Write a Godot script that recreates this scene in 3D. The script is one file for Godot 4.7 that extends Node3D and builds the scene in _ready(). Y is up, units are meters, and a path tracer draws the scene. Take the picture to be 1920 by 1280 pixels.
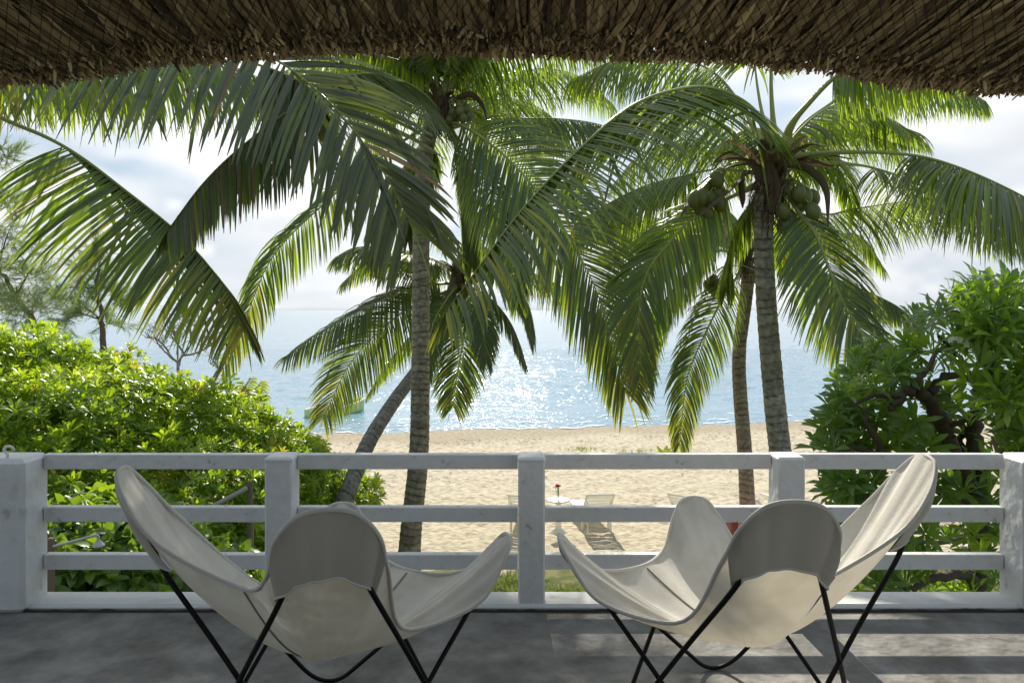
extends Node3D
# Terrace over a tropical beach. Metres, y up, the terrace floor is y = 0, the camera looks along -Z.
const EYE := 1.385
const FOCAL := 1400.0
const SEA := -4.37
const LAWN := -3.365

var rng := RandomNumberGenerator.new()
var wob := FastNoiseLite.new()
var soft := FastNoiseLite.new()
var M := {}

class MB:
	var v := PackedVector3Array()
	var n := PackedVector3Array()
	var c := PackedColorArray()
	var i := PackedInt32Array()
	var col := Color(1, 1, 1)
	func vert(p: Vector3, nn: Vector3) -> int:
		v.append(p); n.append(nn); c.append(col)
		return v.size() - 1
	func tri(a: int, b: int, d: int) -> void:
		var f := (v[b] - v[a]).cross(v[d] - v[a])
		if f.dot(n[a] + n[b] + n[d]) > 0.0:
			i.append(a); i.append(d); i.append(b)
		else:
			i.append(a); i.append(b); i.append(d)
	func quad(a: int, b: int, d: int, e: int) -> void:
		tri(a, b, d); tri(a, d, e)
	func flat(p: Array, out: Vector3) -> void:
		var nn: Vector3 = (p[1] - p[0]).cross(p[2] - p[0]).normalized()
		if nn.dot(out) < 0.0:
			nn = -nn
		var k := []
		for q in p:
			k.append(vert(q, nn))
		for j in range(1, k.size() - 1):
			tri(k[0], k[j], k[j + 1])
	func box(t: Transform3D, s: Vector3, b := 0.0) -> void:
		# a box with chamfered edges
		var h := s * 0.5
		b = minf(b, minf(h.x, minf(h.y, h.z)) * 0.9)
		var g := h - Vector3(b, b, b)
		for ax in 3:
			var u := (ax + 1) % 3
			var w := (ax + 2) % 3
			for sg in [-1.0, 1.0]:
				var pts := []
				for q in [[-1, -1], [1, -1], [1, 1], [-1, 1]]:
					var p := Vector3.ZERO
					p[ax] = h[ax] * sg; p[u] = g[u] * q[0]; p[w] = g[w] * q[1]
					pts.append(t * p)
				var o := Vector3.ZERO
				o[ax] = sg
				flat(pts, t.basis * o)
			if b > 0.0:
				for s1 in [-1.0, 1.0]:
					for s2 in [-1.0, 1.0]:
						var pts := []
						for e in [[-1, 0], [1, 0], [1, 1], [-1, 1]]:
							var p := Vector3.ZERO
							p[ax] = g[ax] * e[0]
							p[u] = (h[u] if e[1] == 0 else g[u]) * s1
							p[w] = (g[w] if e[1] == 0 else h[w]) * s2
							pts.append(t * p)
						var o := Vector3.ZERO
						o[u] = s1; o[w] = s2
						flat(pts, t.basis * o)
		if b > 0.0:
			for x in [-1.0, 1.0]:
				for y in [-1.0, 1.0]:
					for z in [-1.0, 1.0]:
						flat([t * Vector3(h.x * x, g.y * y, g.z * z), t * Vector3(g.x * x, h.y * y, g.z * z), t * Vector3(g.x * x, g.y * y, h.z * z)], t.basis * Vector3(x, y, z))
	func tube(pts: PackedVector3Array, radii: PackedFloat32Array, sides := 6, flat_k := 1.0, caps := true) -> void:
		var up := Vector3(0.13, 0.91, 0.31).normalized()
		var rows := []
		var m := pts.size()
		var side := Vector3.ZERO
		for k in m:
			var t := (pts[mini(k + 1, m - 1)] - pts[maxi(k - 1, 0)]).normalized()
			side = t.cross(up) if side == Vector3.ZERO else side - t * side.dot(t)
			if side.length() < 0.01:
				side = t.cross(Vector3(1, 0.2, 0.1))
			side = side.normalized()
			var uu := side.cross(t)
			var row := []
			for j in sides:
				var a := TAU * j / sides
				var d := side * cos(a) + uu * sin(a) * flat_k
				row.append(vert(pts[k] + d * radii[k], d.normalized()))
			rows.append(row)
		for k in m - 1:
			for j in sides:
				var j2 := (j + 1) % sides
				quad(rows[k][j], rows[k + 1][j], rows[k + 1][j2], rows[k][j2])
		if caps:
			for e in [0, m - 1]:
				var o: Vector3 = (pts[0] - pts[1]).normalized() if e == 0 else (pts[m - 1] - pts[m - 2]).normalized()
				var cc := vert(pts[e] + o * radii[e] * 0.3, o)
				for j in sides:
					tri(cc, rows[e][j], rows[e][(j + 1) % sides])
	func ball(t: Transform3D, seg := 12, rings := 8, ridge := 0.0, point := 0.0) -> void:
		var rows := []
		for k in rings + 1:
			var la := PI * k / rings
			var row := []
			for j in seg:
				var lo := TAU * j / seg
				var d := Vector3(sin(la) * cos(lo), cos(la), sin(la) * sin(lo))
				var r := 1.0 + ridge * cos(3.0 * lo) * sin(la)
				var p := Vector3(d.x * r, d.y - point * pow(absf(d.y), 3.0) * signf(d.y) * -0.3, d.z * r)
				row.append(vert(t * p, (t.basis.inverse().transposed() * d).normalized()))
			rows.append(row)
		for k in rings:
			for j in seg:
				var j2 := (j + 1) % seg
				quad(rows[k][j], rows[k + 1][j], rows[k + 1][j2], rows[k][j2])
	func ribbon(pts: PackedVector3Array, ws: PackedFloat32Array, wd: Vector3, fold := 0.25) -> void:
		# a folded leaf strip: wd is the width direction at its start
		var m := pts.size()
		var base := v.size()
		var w := wd
		for k in m:
			var d := (pts[mini(k + 1, m - 1)] - pts[maxi(k - 1, 0)]).normalized()
			w = (w - d * w.dot(d)).normalized()
			var nn := w.cross(d)
			var h := ws[k]
			v.append(pts[k] - w * h + nn * h * fold); n.append((nn + w * fold).normalized()); c.append(col)
			v.append(pts[k]); n.append(nn); c.append(col)
			v.append(pts[k] + w * h + nn * h * fold); n.append((nn - w * fold).normalized()); c.append(col)
		for k in m - 1:
			var a := base + k * 3
			for e in 2:
				var q := a + e
				i.append(q); i.append(q + 3); i.append(q + 4)
				i.append(q); i.append(q + 4); i.append(q + 1)

func mesh_of(parts: Array, colors := false) -> ArrayMesh:
	var m := ArrayMesh.new()
	for k in range(0, parts.size(), 2):
		var b: MB = parts[k]
		if b.i.is_empty():
			continue
		var a := []
		a.resize(Mesh.ARRAY_MAX)
		a[Mesh.ARRAY_VERTEX] = b.v
		a[Mesh.ARRAY_NORMAL] = b.n
		if colors:
			a[Mesh.ARRAY_COLOR] = b.c
		a[Mesh.ARRAY_INDEX] = b.i
		m.add_surface_from_arrays(Mesh.PRIMITIVE_TRIANGLES, a)
		m.surface_set_material(m.get_surface_count() - 1, parts[k + 1])
	return m

func put(called: String, m: Mesh, parent: Node) -> MeshInstance3D:
	var o := MeshInstance3D.new()
	o.name = called
	o.mesh = m
	parent.add_child(o, true)
	return o

func part(called: String, b: MB, mat: Material, parent: Node, colors := false) -> MeshInstance3D:
	return put(called, mesh_of([b, mat], colors), parent)

func stuff(o: Node) -> Node:
	o.set_meta("kind", "stuff")
	return o

func tag(o: Node, label: String, category: String, group := "", kind := "") -> Node:
	o.set_meta("label", label)
	if category: o.set_meta("category", category)
	if group: o.set_meta("group", group)
	if kind: o.set_meta("kind", kind)
	return o

func thing(called: String, label: String, category: String, pos := Vector3.ZERO, group := "") -> Node3D:
	var o := Node3D.new()
	var k := 1
	var nm := called
	while has_node(NodePath(nm)):
		nm = "%s_%03d" % [called, k]
		k += 1
	o.name = nm
	add_child(o)
	o.position = pos
	tag(o, label, category, group)
	return o

func multi(called: String, m: Mesh, places: Array, parent: Node) -> MultiMeshInstance3D:
	var mm := MultiMesh.new()
	mm.transform_format = MultiMesh.TRANSFORM_3D
	mm.mesh = m
	mm.instance_count = places.size()
	for k in places.size():
		mm.set_instance_transform(k, places[k])
	var o := MultiMeshInstance3D.new()
	o.name = called
	o.multimesh = mm
	parent.add_child(o, true)
	stuff(o)
	return o

func lin(r: float, g: float, b: float) -> Color:
	return Color(r, g, b).linear_to_srgb()

func mat(r: float, g: float, b: float, rough := 0.7, spec := 0.5) -> StandardMaterial3D:
	var m := StandardMaterial3D.new()
	m.albedo_color = lin(r, g, b)
	m.roughness = rough
	m.metallic_specular = spec
	m.cull_mode = BaseMaterial3D.CULL_DISABLED
	return m

func leaf(r: float, g: float, b: float, rough: float, t: float, tr: float, tg: float, tb: float) -> StandardMaterial3D:
	# t is the share of light that passes, tinted (tr, tg, tb)
	var m := mat(r, g, b, rough, 0.5)
	m.backlight_enabled = true
	m.backlight = lin(tr * 2.0 * t, tg * 2.0 * t, tb * 2.0 * t)
	return m

func noise(seed_: int, freq: float, oct := 4) -> FastNoiseLite:
	var f := FastNoiseLite.new()
	f.seed = seed_
	f.noise_type = FastNoiseLite.TYPE_SIMPLEX_SMOOTH
	f.frequency = freq
	f.fractal_octaves = oct
	return f

func noise_tex(seed_: int, freq: float, oct: int, cols: Array, offs: Array, size := 512) -> NoiseTexture2D:
	var t := NoiseTexture2D.new()
	t.width = size; t.height = size
	t.seamless = true
	t.noise = noise(seed_, freq, oct)
	var g := Gradient.new()
	g.colors = PackedColorArray(cols)
	g.offsets = PackedFloat32Array(offs)
	t.color_ramp = g
	return t

func triplanar(m: StandardMaterial3D, s: float, world := true) -> void:
	m.uv1_triplanar = true
	m.uv1_world_triplanar = world
	m.uv1_scale = Vector3(s, s, s)

func at(px: float, py: float, z: float) -> Vector3:
	return Vector3((px - 960.0) / FOCAL * z, EYE + (581.0 - py) / FOCAL * z, -z)

func shore(x: float) -> float:
	return 36.0 + 0.17 * clampf(x, -40.0, 40.0)

func ground(x: float, d: float) -> float:
	var t := maxf(0.0, (d - 14.0) / (shore(x) - 14.0))
	return LAWN - (LAWN - SEA) * (t + 0.10 * sin(minf(t, 1.0) * PI))

func spline(c: Array, k: int) -> PackedVector3Array:
	var out := PackedVector3Array()
	var m := c.size()
	for s in m - 1:
		var p0: Vector3 = c[maxi(s - 1, 0)]
		var p1: Vector3 = c[s]
		var p2: Vector3 = c[s + 1]
		var p3: Vector3 = c[mini(s + 2, m - 1)]
		if s == 0: p0 = p1 * 2.0 - p2
		if s == m - 2: p3 = p2 * 2.0 - p1
		for j in k:
			out.append(p1.cubic_interpolate(p2, p0, p3, float(j) / k))
	out.append(c[m - 1])
	return out

func resample(p: PackedVector3Array, k: int) -> PackedVector3Array:
	var total := 0.0
	for j in p.size() - 1:
		total += p[j].distance_to(p[j + 1])
	var out := PackedVector3Array([p[0]])
	var acc := 0.0
	var want := total / (k - 1)
	var nxt := want
	for j in p.size() - 1:
		var d := p[j].distance_to(p[j + 1])
		while acc + d >= nxt and out.size() < k - 1:
			out.append(p[j].lerp(p[j + 1], (nxt - acc) / maxf(d, 1e-6)))
			nxt += want
		acc += d
	out.append(p[p.size() - 1])
	return out

func radii(k: int, a: float, b: float) -> PackedFloat32Array:
	var r := PackedFloat32Array()
	for j in k:
		r.append(lerpf(a, b, float(j) / maxf(1.0, k - 1.0)))
	return r

# ------------------------------------------------------------------ sky
func sky_picture() -> Image:
	var w := 1024
	var h := 512
	var im := Image.create(w, h, false, Image.FORMAT_RGBF)
	var f1 := noise(11, 0.55, 5)
	var f2 := noise(29, 1.7, 4)
	var f3 := noise(37, 0.9, 5)
	var sun := Vector3(-0.03, 0.637, -1.0).normalized()
	for y in h:
		var el := (0.5 - (y + 0.5) / h) * PI
		for x in w:
			if el <= 0.0:
				im.set_pixel(x, y, Color(0.42, 0.47, 0.50))
				continue
			var az := (x + 0.5) / w * TAU
			var d := Vector3(sin(az) * cos(el), sin(el), -cos(az) * cos(el))
			var k := 1.0 / (d.y + 0.20)
			var a := f1.get_noise_3d(d.x * k, d.z * k, d.y * 2.0)
			var b := f2.get_noise_3d(d.x * k, d.z * k, d.y * 6.0)
			var away := 1.0 - d.dot(sun)
			var cover := smoothstep(-0.52, 0.02, a + b * 0.35 + 0.22 - away * 0.95)
			# heaped clouds standing above the horizon
			var pf := f3.get_noise_3d(d.x * 5.0, el * 9.0, d.z * 5.0)
			var band := exp(-pow((el - 0.09) / 0.07, 2.0))
			var puff := smoothstep(-0.02, 0.07, pf + 0.10 * band - 0.05) * smoothstep(0.15, 0.5, band)
			cover *= 1.0 - 0.75 * band * smoothstep(0.08, 0.22, away)
			var clear := Color(0.60, 0.71, 0.80).lerp(Color(0.34, 0.50, 0.72), sqrt(d.y))
			clear = clear.lerp(Color(0.50, 0.585, 0.67), band * smoothstep(0.08, 0.22, away))
			var shade := smoothstep(-0.25, 0.45, a * 0.8 - b * 0.5)
			var cl := Color(1.0, 1.0, 1.0).lerp(Color(0.66, 0.70, 0.75), shade * (0.40 + minf(away * 1.6, 0.6)))
			var c := clear.lerp(cl, cover)
			var lit := smoothstep(-0.25, 0.35, f3.get_noise_3d(d.x * 5.0, el * 9.0 + 0.35, d.z * 5.0) * -1.0 + pf * 0.6)
			c = c.lerp(Color(0.78, 0.81, 0.85).lerp(Color(1.06, 1.06, 1.05), lit), puff * 0.9)
			c = c * (0.82 + 0.20 * exp(-away * 8.0))
			im.set_pixel(x, y, c)
	return im

func _ready() -> void:
	rng.seed = 7
	wob = noise(5, 1.0, 3)
	soft = noise(6, 1.0, 1)
	# camera
	var cam := Camera3D.new()
	cam.name = "camera"
	cam.position = Vector3(0, EYE, 0)
	cam.projection = Camera3D.PROJECTION_FRUSTUM
	cam.near = 0.05
	cam.far = 20000.0
	cam.size = 1280.0 / FOCAL * 0.05
	cam.frustum_offset = Vector2(0, -59.0 / FOCAL * 0.05)
	cam.current = true
	add_child(cam)
	# sky
	var we := WorldEnvironment.new()
	we.name = "world"
	var env := Environment.new()
	env.background_mode = Environment.BG_SKY
	var pano := PanoramaSkyMaterial.new()
	pano.panorama = ImageTexture.create_from_image(sky_picture())
	var sky := Sky.new()
	sky.sky_material = pano
	env.sky = sky
	env.tonemap_mode = Environment.TONE_MAPPER_LINEAR
	env.tonemap_exposure = 1.27
	env.sdfgi_enabled = true
	env.ssao_enabled = true
	env.ssil_enabled = true
	we.environment = env
	add_child(we)
	# sun: straight ahead over the sea, 32.5 degrees up
	var sun := DirectionalLight3D.new()
	sun.name = "sun"
	sun.light_energy = 1.6
	sun.light_color = Color(1.0, 0.965, 0.90)
	sun.light_angular_distance = 0.5
	sun.shadow_enabled = true
	add_child(sun)
	sun.look_at_from_position(Vector3.ZERO, Vector3(0.03, -0.637, 1.0), Vector3.UP)

	materials()
	build_ground()
	build_sea()
	build_terrace()
	build_roof()
	build_palms()
	build_bushes()
	build_right_trees()
	build_far_trees()
	beach_litter()
	build_beach_things()
	build_garden_things()
	build_chairs()

func materials() -> void:
	M.deep = leaf(0.076, 0.100, 0.038, 0.38, 0.13, 0.48, 0.66, 0.06)
	M.mid = leaf(0.082, 0.115, 0.030, 0.42, 0.24, 0.54, 0.76, 0.04)
	M.bright = leaf(0.11, 0.16, 0.026, 0.45, 0.34, 0.64, 0.90, 0.04)
	M.yellow = leaf(0.22, 0.21, 0.035, 0.5, 0.28, 0.80, 0.78, 0.05)
	M.dry = leaf(0.16, 0.12, 0.07, 0.7, 0.12, 0.7, 0.5, 0.25)
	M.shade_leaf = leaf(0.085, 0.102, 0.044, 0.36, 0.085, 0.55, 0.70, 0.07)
	M.pal = [M.deep, M.mid, M.bright, M.yellow, M.dry, M.shade_leaf]
	M.rachis = leaf(0.30, 0.33, 0.10, 0.42, 0.10, 0.8, 0.9, 0.2)
	M.husk = mat(0.12, 0.085, 0.05, 0.85)
	M.fibre = mat(0.10, 0.065, 0.035, 0.95)
	M.coconut = mat(0.135, 0.15, 0.035, 0.5)
	M.trunk = mat(1, 1, 1, 0.9)
	M.trunk.vertex_color_use_as_albedo = true
	M.trunk.albedo_texture = noise_tex(3, 0.02, 5, [Color(0.72, 0.72, 0.72), Color(1, 1, 1)], [0.25, 0.75], 256)
	triplanar(M.trunk, 1.6)
	M.trunk.heightmap_enabled = true
	M.trunk.heightmap_scale = 1.2
	M.trunk.heightmap_texture = noise_tex(4, 0.03, 5, [Color(0, 0, 0), Color(1, 1, 1)], [0.2, 0.8], 256)
	M.bark = mat(0.085, 0.065, 0.048, 0.95)
	M.twig = mat(0.16, 0.12, 0.085, 0.9)
	M.greytwig = mat(0.20, 0.185, 0.17, 0.9)
	M.bush = [leaf(0.16, 0.235, 0.022, 0.36, 0.36, 0.72, 0.97, 0.03), leaf(0.11, 0.18, 0.02, 0.36, 0.30, 0.62, 0.92, 0.03), leaf(0.24, 0.31, 0.03, 0.38, 0.44, 0.80, 0.99, 0.06), leaf(0.28, 0.25, 0.03, 0.45, 0.3, 0.85, 0.80, 0.05)]
	M.tree = [leaf(0.075, 0.125, 0.030, 0.36, 0.22, 0.44, 0.78, 0.04), leaf(0.095, 0.155, 0.034, 0.36, 0.28, 0.52, 0.86, 0.04), leaf(0.14, 0.21, 0.04, 0.38, 0.36, 0.62, 0.94, 0.05)]
	M.vine = [leaf(0.075, 0.13, 0.026, 0.36, 0.24, 0.5, 0.8, 0.03), leaf(0.11, 0.18, 0.03, 0.38, 0.30, 0.6, 0.88, 0.03)]
	M.needle = leaf(0.11, 0.15, 0.06, 0.6, 0.22, 0.55, 0.75, 0.25)
	M.paint = mat(1, 1, 1, 0.5)
	M.paint.albedo_texture = noise_tex(21, 0.03, 6, [lin(0.40, 0.39, 0.36), lin(0.64, 0.64, 0.62), lin(0.71, 0.71, 0.695), lin(0.76, 0.76, 0.75)], [0.05, 0.15, 0.22, 1.0], 512)
	triplanar(M.paint, 0.9)
	M.paint.heightmap_enabled = true
	M.paint.heightmap_scale = 0.25
	M.paint.heightmap_texture = noise_tex(22, 0.06, 4, [Color(0, 0, 0), Color(1, 1, 1)], [0.2, 0.8], 256)
	M.plaster = mat(1, 1, 1, 0.75)
	M.plaster.albedo_texture = noise_tex(24, 0.010, 6, [lin(0.40, 0.38, 0.34), lin(0.66, 0.66, 0.64), lin(0.73, 0.73, 0.72)], [0.0, 0.15, 0.5], 512)
	triplanar(M.plaster, 0.7)
	M.plaster.heightmap_enabled = true
	M.plaster.heightmap_scale = 0.35
	M.plaster.heightmap_texture = noise_tex(25, 0.05, 5, [Color(0, 0, 0), Color(1, 1, 1)], [0.2, 0.8], 256)
	M.concrete = mat(1, 1, 1, 0.8, 0.4)
	M.concrete.albedo_texture = noise_tex(31, 0.006, 6, [lin(0.125, 0.12, 0.11), lin(0.195, 0.19, 0.178), lin(0.29, 0.283, 0.268)], [0.12, 0.5, 0.88], 1024)
	M.concrete.albedo_texture.noise.fractal_gain = 0.61
	triplanar(M.concrete, 0.45)
	M.concrete.heightmap_enabled = true
	M.concrete.heightmap_scale = 0.8
	M.concrete.heightmap_texture = noise_tex(32, 0.03, 6, [Color(0, 0, 0), Color(1, 1, 1)], [0.2, 0.8], 512)
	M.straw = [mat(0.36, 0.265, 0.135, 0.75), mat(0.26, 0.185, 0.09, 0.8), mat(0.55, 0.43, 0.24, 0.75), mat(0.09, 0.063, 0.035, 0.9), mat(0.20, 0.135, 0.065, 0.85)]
	M.net = mat(0.016, 0.015, 0.013, 0.8)
	M.canvas = leaf(0.79, 0.765, 0.70, 0.85, 0.20, 1.0, 0.95, 0.84)
	M.canvas.heightmap_enabled = true
	M.canvas.heightmap_scale = 0.06
	M.canvas.heightmap_texture = noise_tex(41, 0.12, 3, [Color(0, 0, 0), Color(1, 1, 1)], [0.2, 0.8], 256)
	M.canvas.albedo_texture = noise_tex(42, 0.009, 5, [Color(0.945, 0.935, 0.91), Color(1, 1, 1)], [0.2, 0.55], 256)
	triplanar(M.canvas, 3.0, false)
	M.pocket = mat(0.56, 0.53, 0.47, 0.85)
	M.hem = mat(0.62, 0.60, 0.55, 0.85)
	M.thread = mat(0.36, 0.33, 0.28, 0.9)
	M.iron = mat(0.007, 0.007, 0.0075, 0.45, 0.3)
	M.sand = mat(1, 1, 1, 0.95, 0.3)
	M.sand.vertex_color_use_as_albedo = true
	M.sand.albedo_texture = noise_tex(51, 0.02, 5, [Color(0.84, 0.83, 0.81), Color(1, 1, 1)], [0.2, 0.7], 512)
	triplanar(M.sand, 0.35)
	M.sand.heightmap_enabled = true
	M.sand.heightmap_scale = 2.2
	M.sand.heightmap_texture = noise_tex(52, 0.03, 5, [Color(0, 0, 0), Color(1, 1, 1)], [0.15, 0.85], 512)
	M.earth = mat(1, 1, 1, 0.95, 0.2)
	M.earth.albedo_texture = noise_tex(53, 0.02, 5, [lin(0.10, 0.12, 0.04), lin(0.20, 0.19, 0.09)], [0.3, 0.7], 256)
	triplanar(M.earth, 0.4)
	M.grass = [leaf(0.12, 0.18, 0.03, 0.6, 0.22, 0.6, 0.8, 0.05), leaf(0.17, 0.20, 0.045, 0.6, 0.22, 0.7, 0.8, 0.1)]
	M.water = mat(0.17, 0.31, 0.405, 0.10, 0.5)
	M.water.heightmap_enabled = true
	M.water.heightmap_scale = 3.0
	M.water.heightmap_texture = noise_tex(61, 0.035, 4, [Color(0, 0, 0), Color(1, 1, 1)], [0.1, 0.9], 512)
	triplanar(M.water, 0.13)
	M.foam = mat(0.80, 0.81, 0.80, 0.9)
	M.plastic = leaf(0.80, 0.80, 0.77, 0.4, 0.28, 1.0, 0.97, 0.86)
	M.wood = mat(0.17, 0.13, 0.09, 0.9)
	M.greywood = mat(0.34, 0.31, 0.27, 0.9)
	M.steel = mat(0.42, 0.41, 0.40, 0.4)
	M.wire = mat(0.30, 0.30, 0.29, 0.5)
	M.petal = leaf(0.82, 0.82, 0.78, 0.6, 0.2, 1, 1, 0.9)
	M.red = leaf(0.55, 0.03, 0.035, 0.6, 0.15, 1, 0.1, 0.1)

# ------------------------------------------------------------------ ground and sea
func sheet(rows: PackedFloat32Array, cols: PackedFloat32Array, width: Callable, height: Callable, tint: Callable) -> MB:
	# a grid over depth rows and columns (in shares of width(d)), with smooth normals
	var b := MB.new()
	var nc := cols.size()
	for d in rows:
		var w: float = width.call(d)
		for u in cols:
			var x := u * w
			var y: float = height.call(x, d)
			b.col = tint.call(x, d)
			b.vert(Vector3(x, y, -d), Vector3.UP)
	for r in rows.size():
		for k in nc:
			var q := r * nc + k
			var l := b.v[r * nc + maxi(k - 1, 0)]
			var rr := b.v[r * nc + mini(k + 1, nc - 1)]
			var n0 := b.v[maxi(r - 1, 0) * nc + k]
			var n1 := b.v[mini(r + 1, rows.size() - 1) * nc + k]
			var nn := (rr - l).cross(n1 - n0).normalized()
			b.n[q] = nn if nn.y > 0.0 else -nn
	for r in rows.size() - 1:
		for k in nc - 1:
			var q := r * nc + k
			b.i.append(q); b.i.append(q + nc); b.i.append(q + nc + 1)
			b.i.append(q); b.i.append(q + nc + 1); b.i.append(q + 1)
	return b

func fine_cols(k: int, extra: Array) -> PackedFloat32Array:
	var c := PackedFloat32Array()
	for e in extra:
		c.append(-e)
	for j in k + 1:
		c.append(-1.0 + 2.0 * j / k)
	for j in extra.size():
		c.append(extra[extra.size() - 1 - j])
	return c

func build_ground() -> void:
	var f1 := noise(71, 0.9, 3)
	var f2 := noise(72, 2.6, 2)
	var f3 := noise(73, 0.12, 3)
	var rows := PackedFloat32Array()
	var d := 13.2
	while d < 46.0:
		rows.append(d)
		d += 0.10 + 0.004 * (d - 13.0)
	var hh := func(x: float, dd: float) -> float:
		var dry := clampf((shore(x) - 2.0 - dd) / 3.0, 0.0, 1.0)
		var a := f1.get_noise_2d(x, dd)
		var b := f2.get_noise_2d(x, dd)
		return ground(x, dd) + dry * (0.06 * a + 0.036 * b - 0.06 * maxf(0.0, b - 0.25)) + 0.03 * f3.get_noise_2d(x, dd)
	var tt := func(x: float, dd: float) -> Color:
		var wet := smoothstep(shore(x) - 4.2 + f3.get_noise_2d(x, 9.0) * 2.0, shore(x) - 2.2 + f3.get_noise_2d(x, 9.0) * 2.0, dd)
		var p := 0.5 + 0.5 * f3.get_noise_2d(x * 3.0, dd * 3.0)
		var dry := Color(0.50, 0.44, 0.325).lerp(Color(0.565, 0.505, 0.385), p)
		return dry.lerp(Color(0.37, 0.315, 0.225), wet * 0.85)
	var b := sheet(rows, fine_cols(340, [6.0, 3.0, 1.5]), func(dd): return 0.74 * dd + 2.0, hh, tt)
	var o := part("beach_sand", b, M.sand, self, true)
	tag(o, "pale beach sand full of footprints between lawn and sea", "", "", "structure")
	# the lawn under the terrace
	var rl := PackedFloat32Array([-30, 0, 6, 9, 11, 12, 13, 13.6, 14.2])
	var lf := func(x: float, dd: float) -> float:
		return LAWN - 0.01 + (0.03 if dd < 13.7 else -0.06) + 0.02 * f3.get_noise_2d(x, dd)
	var lb := sheet(rl, fine_cols(40, [4.0]), func(_dd): return 30.0, lf, func(_x, _d): return Color.WHITE)
	o = part("lawn_ground", lb, M.earth, self)
	tag(o, "grassy ground of the garden below the terrace", "", "", "structure")
	for kind in 2:
		var tuft := MB.new()
		for k in 8:
			var a := rng.randf() * TAU
			var dir := Vector3(cos(a), 0, sin(a))
			var p0 := dir * rng.randf() * 0.03
			var hgt := rng.randf_range(0.05, 0.12)
			tuft.ribbon(PackedVector3Array([p0, p0 + Vector3(0, hgt * 0.6, 0) + dir * hgt * 0.25, p0 + Vector3(0, hgt * 0.85, 0) + dir * hgt * 0.8]), PackedFloat32Array([0.004, 0.004, 0.0005]), dir.cross(Vector3.UP))
		var places := []
		for k in 9000:
			var dd := rng.randf_range(7.5, 14.0)
			var x := rng.randf_range(-7.5, 9.0)
			if dd > 13.0 + 0.9 * f1.get_noise_2d(x * 0.4, 3.0) + (0.6 if absf(x + 1.2) < 1.8 else 0.0):
				continue
			places.append(Transform3D(Basis(Vector3.UP, rng.randf() * TAU).scaled(Vector3.ONE * rng.randf_range(0.7, 1.5)), Vector3(x, LAWN + 0.01, -dd)))
		for k in 60:
			# sparse tufts higher up the beach
			var q: Vector3 = [Vector3(2.9, 0, 29.5), Vector3(5.0, 0, 29.0), Vector3(4.2, 0, 27.5), Vector3(6.5, 0, 28.5)][rng.randi() % 4]
			var x := q.x + rng.randfn() * 0.5
			var dd := q.z + rng.randfn() * 0.25
			places.append(Transform3D(Basis(Vector3.UP, rng.randf() * TAU).scaled(Vector3.ONE * 1.2), Vector3(x, ground(x, dd), -dd)))
		var g := multi("grass" if kind == 0 else "dry_grass", mesh_of([tuft, M.grass[kind]]), places, self)
		tag(g, ["short green lawn grass below the terrace rails", "yellowed lawn grass mixed among the green"][kind], "grass", "", "stuff")

func beach_litter() -> void:
	# weed and husk specks along the old tide line
	var bit := MB.new()
	bit.ribbon(PackedVector3Array([Vector3(-0.06, 0, 0), Vector3(0, 0.02, 0.01), Vector3(0.06, 0.004, 0.02)]), PackedFloat32Array([0.012, 0.022, 0.006]), Vector3(0, 0, 1), 0.4)
	var places := []
	for k in 900:
		var x := rng.randf_range(-14.0, 20.0)
		var d: float = shore(x) - [3.6, 4.6, 9.0][k % 3] + rng.randfn() * [0.25, 0.35, 3.0][k % 3]
		if k % 3 != 2 and wob.get_noise_1d(x * 0.6 + k % 3 * 9.0) < -0.05: continue
		places.append(Transform3D(Basis(Vector3.UP, rng.randf() * TAU).scaled(Vector3.ONE * rng.randf_range(0.4, 1.5)), Vector3(x, ground(x, d) + 0.03, -d)))
	tag(multi("seaweed_litter", mesh_of([bit, M.husk]), places, self), "dark specks of dry weed along the tide line", "seaweed", "", "stuff")

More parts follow.
